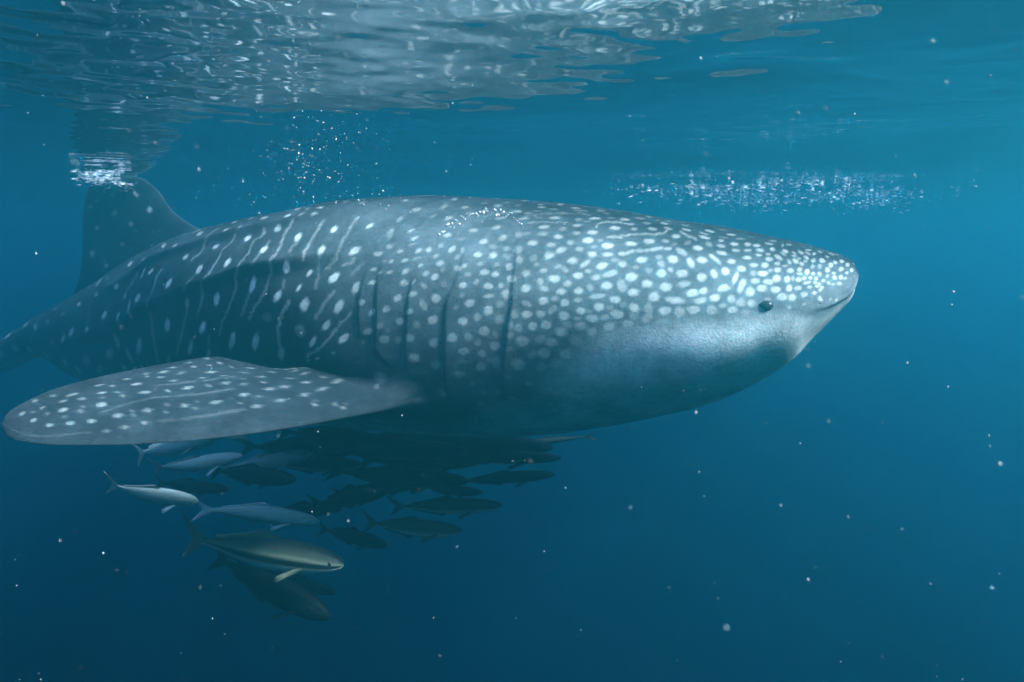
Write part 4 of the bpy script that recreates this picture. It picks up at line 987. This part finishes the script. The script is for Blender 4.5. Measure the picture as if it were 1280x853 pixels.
# ------------------------------------------------------------------ fish under the belly
def fish_material():
    m, n, l = new_mat("fish_skin")
    b = n["Principled BSDF"]
    a = n.new("ShaderNodeAttribute"); a.attribute_name = "pale"
    co = n.new("ShaderNodeTexCoord")
    noise = n.new("ShaderNodeTexNoise")
    noise.inputs["Scale"].default_value = 30.0
    noise.inputs["Detail"].default_value = 4.0
    l.new(co.outputs["Object"], noise.inputs["Vector"])
    add = n.new("ShaderNodeMath"); add.operation = 'MULTIPLY_ADD'
    l.new(noise.outputs["Fac"], add.inputs[0])
    add.inputs[1].default_value = 0.12
    l.new(a.outputs["Fac"], add.inputs[2])
    r = n.new("ShaderNodeValToRGB")
    r.color_ramp.elements[0].color = (0.005, 0.006, 0.006, 1)
    r.color_ramp.elements[1].color = (0.19, 0.21, 0.205, 1)
    r.color_ramp.elements[0].position = 0.08
    e = r.color_ramp.elements.new(0.55); e.color = (0.085, 0.088, 0.055, 1)
    l.new(add.outputs[0], r.inputs["Fac"])
    l.new(r.outputs["Color"], b.inputs["Base Color"])
    b.inputs["Roughness"].default_value = 0.45
    b.inputs["IOR"].default_value = 1.1
    return m


FISH_SKIN = fish_material()
FISH_EYE = plain_material("fish_eye", (0.01, 0.01, 0.01), rough=0.2, spec=0.5)


def fish_profile(x):
    """half height and half width of a unit-long fish (head at +0.5)"""
    xs = [-0.44, -0.40, -0.32, -0.20, -0.05, 0.12, 0.28, 0.40, 0.465, 0.492, 0.5]
    hz = [0.020, 0.021, 0.032, 0.058, 0.080, 0.088, 0.078, 0.056, 0.033, 0.014, 0.001]
    hy = [0.006, 0.010, 0.020, 0.040, 0.058, 0.068, 0.066, 0.056, 0.038, 0.017, 0.001]
    return pchip(xs, np.array([hz, hy]).T, np.clip(x, -0.44, 0.5))


def fish_meshes(kind, deep, bend):
    """body, tail, dorsal, anal and pectoral fin meshes of one kind of fish; deep scales the height"""
    def by(x):
        return bend * np.minimum(x - 0.1, 0) ** 2
    u = 1 - (1 - np.linspace(0, 1, 46)) ** 1.6
    x = -0.44 + 0.94 * u
    ph = np.linspace(0, 2 * math.pi, 28, endpoint=False)
    h = fish_profile(x)
    Z = h[:, :1] * deep * np.cos(ph)[None]
    Y = h[:, 1:] * np.sin(ph)[None] + by(x)[:, None]
    X = np.repeat(x[:, None], 28, 1)
    body = mesh_np("fish_body", np.stack([X, Y, Z], -1).reshape(-1, 3), grid_quads(46, 28, True))
    zz = Z / (h[:, :1] * deep + 1e-6)
    if kind == "dark":
        pale = -0.04 + 0.40 * sstep(-0.6, -0.95, zz)
    elif kind == "two_tone":
        pale = 0.08 + 0.85 * sstep(-0.05, -0.5, zz)
    elif kind == "striped":
        pale = 0.12 * sstep(1.0, 0.6, zz) + 0.42 * np.exp(-((zz - 0.22) / 0.16) ** 2) - 0.35 * np.exp(-((zz + 0.12) / 0.14) ** 2) + 0.8 * sstep(-0.2, -0.45, zz)
    else:
        pale = 0.72 + 0.28 * sstep(0.5, -0.3, zz)
    set_attr(body, "pale", np.clip(pale, -0.1, 1))
    fin_shade = {"dark": -0.05, "two_tone": 0.12, "striped": 0.3, "pale": 0.8}[kind]

    def sheet(name, pts_a, pts_b, thick=0.006):
        a, b = np.array(pts_a, float), np.array(pts_b, float)
        n = len(a)
        a[:, 2] *= deep; b[:, 2] *= deep
        a[:, 1] += by(a[:, 0]); b[:, 1] += by(b[:, 0])
        rows = []
        d = np.cross(a[-1] - a[0], b.mean(0) - a.mean(0))
        d = d / np.linalg.norm(d)
        for f, t in ((0, 1), (0.35, 0.8), (0.7, 0.5), (1, 0.12)):
            p = a * (1 - f) + b * f
            rows.append((p, t * thick))
        V = np.array([[p + d * t for p, t in rows] + [p - d * t for p, t in rows[::-1]]])[0]   # (8, n, 3)
        me = mesh_np(name, V.reshape(-1, 3), grid_quads(8, n), True)
        set_attr(me, "pale", np.full(8 * n, fin_shade))
        return me
    tail = sheet("tail_fin", [(-0.425, 0, 0.018), (-0.43, 0, 0.009), (-0.435, 0, 0), (-0.43, 0, -0.009), (-0.425, 0, -0.018)],
                 [(-0.60, 0, 0.135), (-0.545, 0, 0.07), (-0.505, 0, 0.0), (-0.545, 0, -0.065), (-0.585, 0, -0.125)])
    dors = sheet("dorsal_fin", [(0.08, 0, 0.080), (-0.02, 0, 0.072), (-0.12, 0, 0.062), (-0.22, 0, 0.046), (-0.31, 0, 0.026)],
                 [(0.0, 0, 0.125), (-0.06, 0, 0.112), (-0.15, 0, 0.085), (-0.25, 0, 0.064), (-0.35, 0, 0.045)])
    anal = sheet("anal_fin", [(0.0, 0, -0.072), (-0.1, 0, -0.062), (-0.2, 0, -0.048), (-0.3, 0, -0.028)],
                 [(-0.06, 0, -0.115), (-0.14, 0, -0.088), (-0.24, 0, -0.066), (-0.34, 0, -0.045)])
    pecs = []
    for sd in (1, -1):
        pecs.append(sheet("pectoral_fin", [(0.28, sd * 0.05, -0.022), (0.255, sd * 0.052, -0.03), (0.23, sd * 0.052, -0.038)],
                          [(0.15, sd * 0.16, -0.075), (0.12, sd * 0.14, -0.08), (0.12, sd * 0.11, -0.07)], 0.005))
    eyes = []
    for sd in (1, -1):
        bm = bmesh.new()
        bmesh.ops.create_icosphere(bm, subdivisions=2, radius=0.013)
        for v in bm.verts:
            v.co = Vector((v.co.x, v.co.y * 0.5, v.co.z)) + Vector((0.425, sd * 0.047, 0.012 * deep))
        for f in bm.faces:
            f.smooth = True
        me = bpy.data.meshes.new("eye"); bm.to_mesh(me); bm.free()
        eyes.append(me)
    return body, tail, dors, anal, pecs, eyes


FISH = {}


def add_fish(label, tail, head, kind, deep=1.0, bend=0.0, roll=0.0, group="fish sheltering under the shark's belly"):
    key = (kind, deep, bend)
    if key not in FISH:
        FISH[key] = fish_meshes(kind, deep, bend)
        for me in (*FISH[key][:4], *FISH[key][4]):
            me.materials.append(FISH_SKIN)
        for me in FISH[key][5]:
            me.materials.append(FISH_EYE)
    bo, ta, do, an, pe, ey = FISH[key]
    tail, head = Vector(tail), Vector(head)
    ax = (head - tail)
    ln = ax.length / 1.08
    ax.normalize()
    side = Vector((0, 0, 1)).cross(ax).normalized()
    up = ax.cross(side)
    rot = Matrix((ax, side, up)).transposed().to_4x4() @ Matrix.Rotation(R(roll), 4, 'X')
    t = bpy.data.objects.new("fish", None)
    COL.objects.link(t)
    mid = tail + (head - tail) * (0.58 / 1.08)
    t.matrix_world = Matrix.Translation(mid) @ rot @ Matrix.Diagonal((ln, ln, ln, 1))
    tag(t, label, "fish", group)
    for name, me in (("body", bo), ("tail_fin", ta), ("dorsal_fin", do), ("anal_fin", an), ("pectoral_fin", pe[0]), ("pectoral_fin", pe[1])):
        o = bpy.data.objects.new(name, me); COL.objects.link(o); o.parent = t
        if name == "body":
            b = o
    for me in ey:
        o = bpy.data.objects.new("eye", me); COL.objects.link(o); o.parent = b


# label, tail, head, kind, height, bend, roll
# <fish>
FISH_LIST = [
    ('bright pale fish with splayed fins, leftmost of the school', (-1.627, 2.75, -1.348), (-1.271, 2.8, -1.42), 'pale', 1.4, 0.2, 25),
    ('pale slim fish just under the pectoral fin, above the leftmost pale fish', (-1.658, 3.15, -1.419), (-1.199, 3.1, -1.321), 'pale', 0.9, 0.25, 20),
    ('slender pale fish stretched above the striped fish', (-1.378, 3.05, -1.525), (-0.837, 3.0, -1.59), 'pale', 0.85, -0.3, 0),
    ('large striped fish with two pale stripes and light belly', (-1.366, 2.8, -1.58), (-0.665, 2.7, -1.644), 'striped', 1.2, 0.1, 0),
    ('dark deep-bodied fish diving right, lowest of the school', (-1.342, 3.0, -1.741), (-0.764, 2.85, -1.95), 'dark', 1.35, 0.1, 0),
    ('short dark fish below the middle of the pectoral fin', (-1.407, 3.2, -1.42), (-0.965, 3.1, -1.432), 'dark', 1.15, 0.1, 0),
    ('pale fish above the short dark fish, close under the pectoral fin', (-1.481, 3.4, -1.511), (-0.939, 3.3, -1.367), 'pale', 0.8, 0.3, 10),
    ('pale fish half hidden behind the pectoral fin, only its tail showing', (-1.494, 2.7, -1.205), (-1.07, 2.6, -1.082), 'pale', 1.0, 0.2, 0),
    ("tiny bright silver fish right under the pectoral fin's edge", (-1.067, 2.55, -1.08), (-0.938, 2.5, -1.078), 'pale', 0.6, 0, 90),
    ('stout dark fish alone in the middle left of the school', (-0.891, 3.1, -1.544), (-0.534, 3.0, -1.441), 'dark', 1.35, -0.2, 0),
    ('dark fish tucked against the pectoral fin root', (-1.157, 3.4, -1.293), (-0.621, 3.35, -1.319), 'dark', 1.0, 0.1, 0),
    ('long dark fish in the top row under the gills', (-0.953, 3.3, -1.351), (-0.213, 3.2, -1.325), 'dark', 0.75, 0.05, 0),
    ('dark fish at the top right of the school, nose foremost of its row', (-0.505, 3.45, -1.331), (0.197, 3.3, -1.344), 'dark', 0.8, 0.1, 0),
    ('thin thread-like fish facing left at the far upper right', (0.42, 3.5, -1.337), (-0.032, 3.5, -1.39), 'dark', 0.4, 0.1, 0),
    ('slim dark fish with the rightmost nose of the school', (-0.433, 3.2, -1.348), (0.221, 3.1, -1.332), 'dark', 0.55, -0.05, 0),
    ('long dark fish in the second row with a tall tail', (-0.857, 3.1, -1.395), (-0.187, 3.0, -1.405), 'dark', 0.75, 0.1, 0),
    ('slim dark fish at the right end of the second row', (-0.297, 3.3, -1.509), (0.199, 3.2, -1.44), 'dark', 0.65, -0.1, 0),
    ('dark-backed fish with pale belly, right of the stout dark fish', (-0.543, 3.0, -1.521), (-0.04, 2.9, -1.475), 'two_tone', 0.8, 0.05, 0),
    ('dark-backed fish with bright curved belly, right of the striped fish', (-0.652, 2.95, -1.577), (-0.206, 2.85, -1.567), 'two_tone', 1.0, 0.15, 0),
    ("dark fish half behind the striped fish's head", (-0.909, 3.2, -1.698), (-0.565, 3.1, -1.74), 'dark', 1.2, 0, 0),
    ('dim dark fish behind the top row, close under the belly', (-0.877, 3.65, -1.395), (-0.305, 3.6, -1.394), 'dark', 0.9, 0.05, 0),
    ('grey fish between the top two rows, left of the long tail', (-1.248, 3.5, -1.494), (-0.735, 3.4, -1.454), 'two_tone', 0.9, 0.1, 0),
    ('dark fish overlapping the top row from below, under the gills', (-0.781, 3.4, -1.446), (-0.114, 3.3, -1.398), 'dark', 0.9, 0.15, 0),
    ('dim dark fish deep in the middle of the top row', (-1.402, 3.6, -1.415), (-0.803, 3.5, -1.427), 'dark', 1.0, -0.1, 0),
    ("small dark fish under the nose of the second row's long fish", (-0.485, 3.5, -1.611), (-0.142, 3.4, -1.6), 'dark', 0.9, 0.2, 0),
    ('faint dark fish between the slender pale fish and the stout dark fish', (-1.295, 3.6, -1.777), (-0.861, 3.5, -1.721), 'dark', 1.0, 0.1, 0),
    ('faint dark fish tilted up beneath the long dark fish of the second row', (-0.916, 3.6, -1.681), (-0.444, 3.5, -1.586), 'dark', 0.9, -0.2, 0),
    ('dim dark fish behind the pale slim fish, left edge of the school', (-1.87, 3.6, -1.621), (-1.432, 3.5, -1.62), 'dark', 0.9, 0.1, 0),
    ('dim dark fish trailing behind the lowest diving fish', (-1.348, 3.7, -2.161), (-0.935, 3.6, -2.23), 'dark', 1.0, 0.1, 0),
]
for lab, tl, hd, kd, dp, bd, rl in FISH_LIST:
    add_fish(lab, tl, hd, kd, dp, bd, rl)
# </fish>

# ------------------------------------------------------------------ bubbles, foam and drifting specks
def blob_cloud(name, items, mat, label, kind="stuff", sub=1):
    """items: centre, three half axes, rotation; all joined into one mesh"""
    bm = bmesh.new()
    bmesh.ops.create_icosphere(bm, subdivisions=sub, radius=1.0)
    base = np.array([v.co[:] for v in bm.verts]); faces = np.array([[v.index for v in f.verts] for f in bm.faces])
    bm.free()
    V, Q = [], []
    for k, (c, ax, rot) in enumerate(items):
        M = np.array(rot.to_matrix()) @ np.diag(ax)
        V.append(base @ M.T + np.array(c))
        Q.append(faces + k * len(base))
    me = mesh_np(name, np.vstack(V), np.vstack(Q))
    return tag(link(name, me, mat), label, kind=kind)


from mathutils import Euler
BUBBLE = plain_material("air_bubble", (0.14, 0.15, 0.15), rough=0.08, var=0.05, spec=0.8)
FOAM = plain_material("foam", (0.28, 0.30, 0.30), rough=0.5, var=0.05)
SPECK = plain_material("plankton", (0.11, 0.12, 0.12), rough=0.5, var=0.2, scale=90)
rg = np.random.default_rng(21)


def any_rot():
    return Euler(tuple(rg.uniform(0, math.pi, 3)))


def cam_ray(x, z, y):
    """a point y metres out, at the given sideways and upward slopes from the camera's station"""
    return np.array([x * y, y, CAM_Z + z * y])


items = []
for cx, cz, sx, sz, n in ((-0.28, 0.10, 0.030, 0.020, 130), (-0.25, 0.15, 0.06, 0.04, 80), (-0.27, 0.07, 0.08, 0.025, 80), (-0.13, 0.035, 0.10, 0.014, 80)):
    for _ in range(n):
        y = rg.uniform(1.3, 2.2)
        p = cam_ray(cx + rg.normal(0, sx), cz + rg.normal(0, sz), y)
        if p[2] > -0.01:
            continue
        r = 0.0005 + 0.0012 * rg.random() ** 3
        items.append((p, (r, r, r * 0.85), any_rot()))
for k in range(46):                                    # a string of bubbles curling over the gills
    f = k / 45
    p = cam_ray(-0.10 + 0.115 * f, 0.008 + 0.030 * math.sin(f * 2.6) + rg.normal(0, 0.003), 1.75)
    r = 0.001 + 0.0018 * rg.random() ** 2
    items.append((p, (r * 1.6, r, r), any_rot()))
blob_cloud("air_bubbles", items, BUBBLE, "tiny silver air bubbles rising above the shark's back", sub=2)

items = []
for _ in range(420):                                   # torn water where the dorsal fin breaks the surface
    a = rg.random()
    c = np.array([-2.70 + 0.34 * a, 4.62 + rg.normal(0, 0.06), WATER_LEVEL - 0.012 - 0.022 * abs(rg.normal()) - 0.05 * a * a * (a > 0.7)])
    L = 0.004 + 0.016 * rg.random() ** 3
    items.append((c, (L * 1.6, L * 0.5, L * 0.14), Euler((rg.normal(0, .2), rg.normal(0, .12), rg.normal(0, .5)))))
blob_cloud("foam", items, FOAM, "white foam where the dorsal fin breaks the surface")
items = []
for _ in range(26):                                    # torn patches of bubbles lying along the surface
    y0 = rg.uniform(5.2, 8.2)
    x0 = (0.09 + 0.44 * (rg.normal(0.78, 0.12), rg.normal(0.45, 0.16), rg.normal(0.6, 0.34))[rg.integers(3)]) * y0
    ln = rg.uniform(0.06, 0.30)
    for _ in range(42):
        c = (x0 + rg.normal(0, ln), y0 + rg.normal(0, 0.25), WATER_LEVEL - 0.008 - 0.025 * abs(rg.normal()) - (0.12 * rg.random() if rg.random() < 0.15 else 0))
        L = 0.003 + 0.014 * rg.random() ** 4
        items.append((c, (L * 1.7, L * 0.6, L * 0.2), Euler((rg.normal(0, .25), rg.normal(0, .18), rg.normal(0, .4)))))
blob_cloud("bubble_drift", items, FOAM, "glinting band of broken bubbles drifting beyond the snout")

items = []
for _ in range(1500):
    y = 0.6 + 4.2 * rg.random() ** 1.1
    x, z = rg.uniform(-0.78, 0.78), rg.uniform(-0.66, 0.36)
    p = cam_ray(x, z, y)
    if p[2] > -0.02:
        continue
    r = (0.0003 + 0.0009 * rg.random() ** 6) * (0.45 + 0.5 * y)
    items.append((p, (r * rg.uniform(1, 2.4), r, r * rg.uniform(.5, 1)), any_rot()))
blob_cloud("marine_snow", items, SPECK, "fine pale specks drifting everywhere in the water")

bm = bmesh.new()
bmesh.ops.create_icosphere(bm, subdivisions=2, radius=1.0)
for v in bm.verts:
    v.co *= 1 + 0.25 * math.sin(5 * v.co.x + 3 * v.co.z) * math.cos(4 * v.co.y)
for f in bm.faces:
    f.smooth = True
speck_me = bpy.data.meshes.new("plankton_speck"); bm.to_mesh(speck_me); bm.free()
speck_me.materials.append(SPECK)
# <specks>
# sideways slope, upward slope, distance, size of the larger flakes
SPECKS = [(0.5468, 0.0861, 1.0, 0.00222), (0.5565, 0.2603, 0.8, 0.00213), (0.58, 0.2084, 0.8, 0.00178), (0.6379, 0.2166, 1.2, 0.00213), (0.3835, 0.1681, 0.9, 0.0024), (0.2509, 0.239, 1.2, 0.00213), (0.4599, 0.167, 1.4, 0.00249), (0.5567, -0.1718, 1.2, 0.0024), (0.617, -0.2063, 1.5, 0.00267), (0.6135, -0.0715, 1.5, 0.00267), (0.6128, -0.0894, 1.6, 0.00213), (0.6813, -0.2774, 1.4, 0.00249), (0.4172, -0.1764, 0.7, 0.00156), (0.4514, -0.2562, 0.7, 0.00124), (0.2777, -0.3678, 1.5, 0.002), (0.4122, -0.2891, 1.5, 0.002), (0.3895, -0.3811, 1.0, 0.00178), (0.3185, -0.5708, 0.5, 0.00111), (0.616, -0.5016, 1.0, 0.00178), (0.4355, -0.4953, 0.9, 0.0016), (0.5673, -0.4176, 0.9, 0.0016), (0.0468, -0.4519, 1.6, 0.00213), (0.2617, -0.2434, 1.0, 0.00178), (0.7013, -0.3188, 0.7, 0.00156), (-0.5982, -0.4544, 1.6, 0.00284), (-0.6597, -0.4347, 0.9, 0.0016), (-0.6564, -0.0186, 1.2, 0.0016), (-0.2902, -0.3908, 1.5, 0.00167), (0.7073, -0.5078, 0.8, 0.00142)]
# </specks>
for x, z, y, r in SPECKS:
    o = bpy.data.objects.new("plankton_speck", speck_me)
    COL.objects.link(o)
    o.location = cam_ray(x, z, y)
    o.scale = (r * 1.1, r * 0.75, r * 0.5)
    o.rotation_euler = any_rot()
    tag(o, "larger pale flake of plankton drifting in the open water", "plankton", "large flakes of plankton")
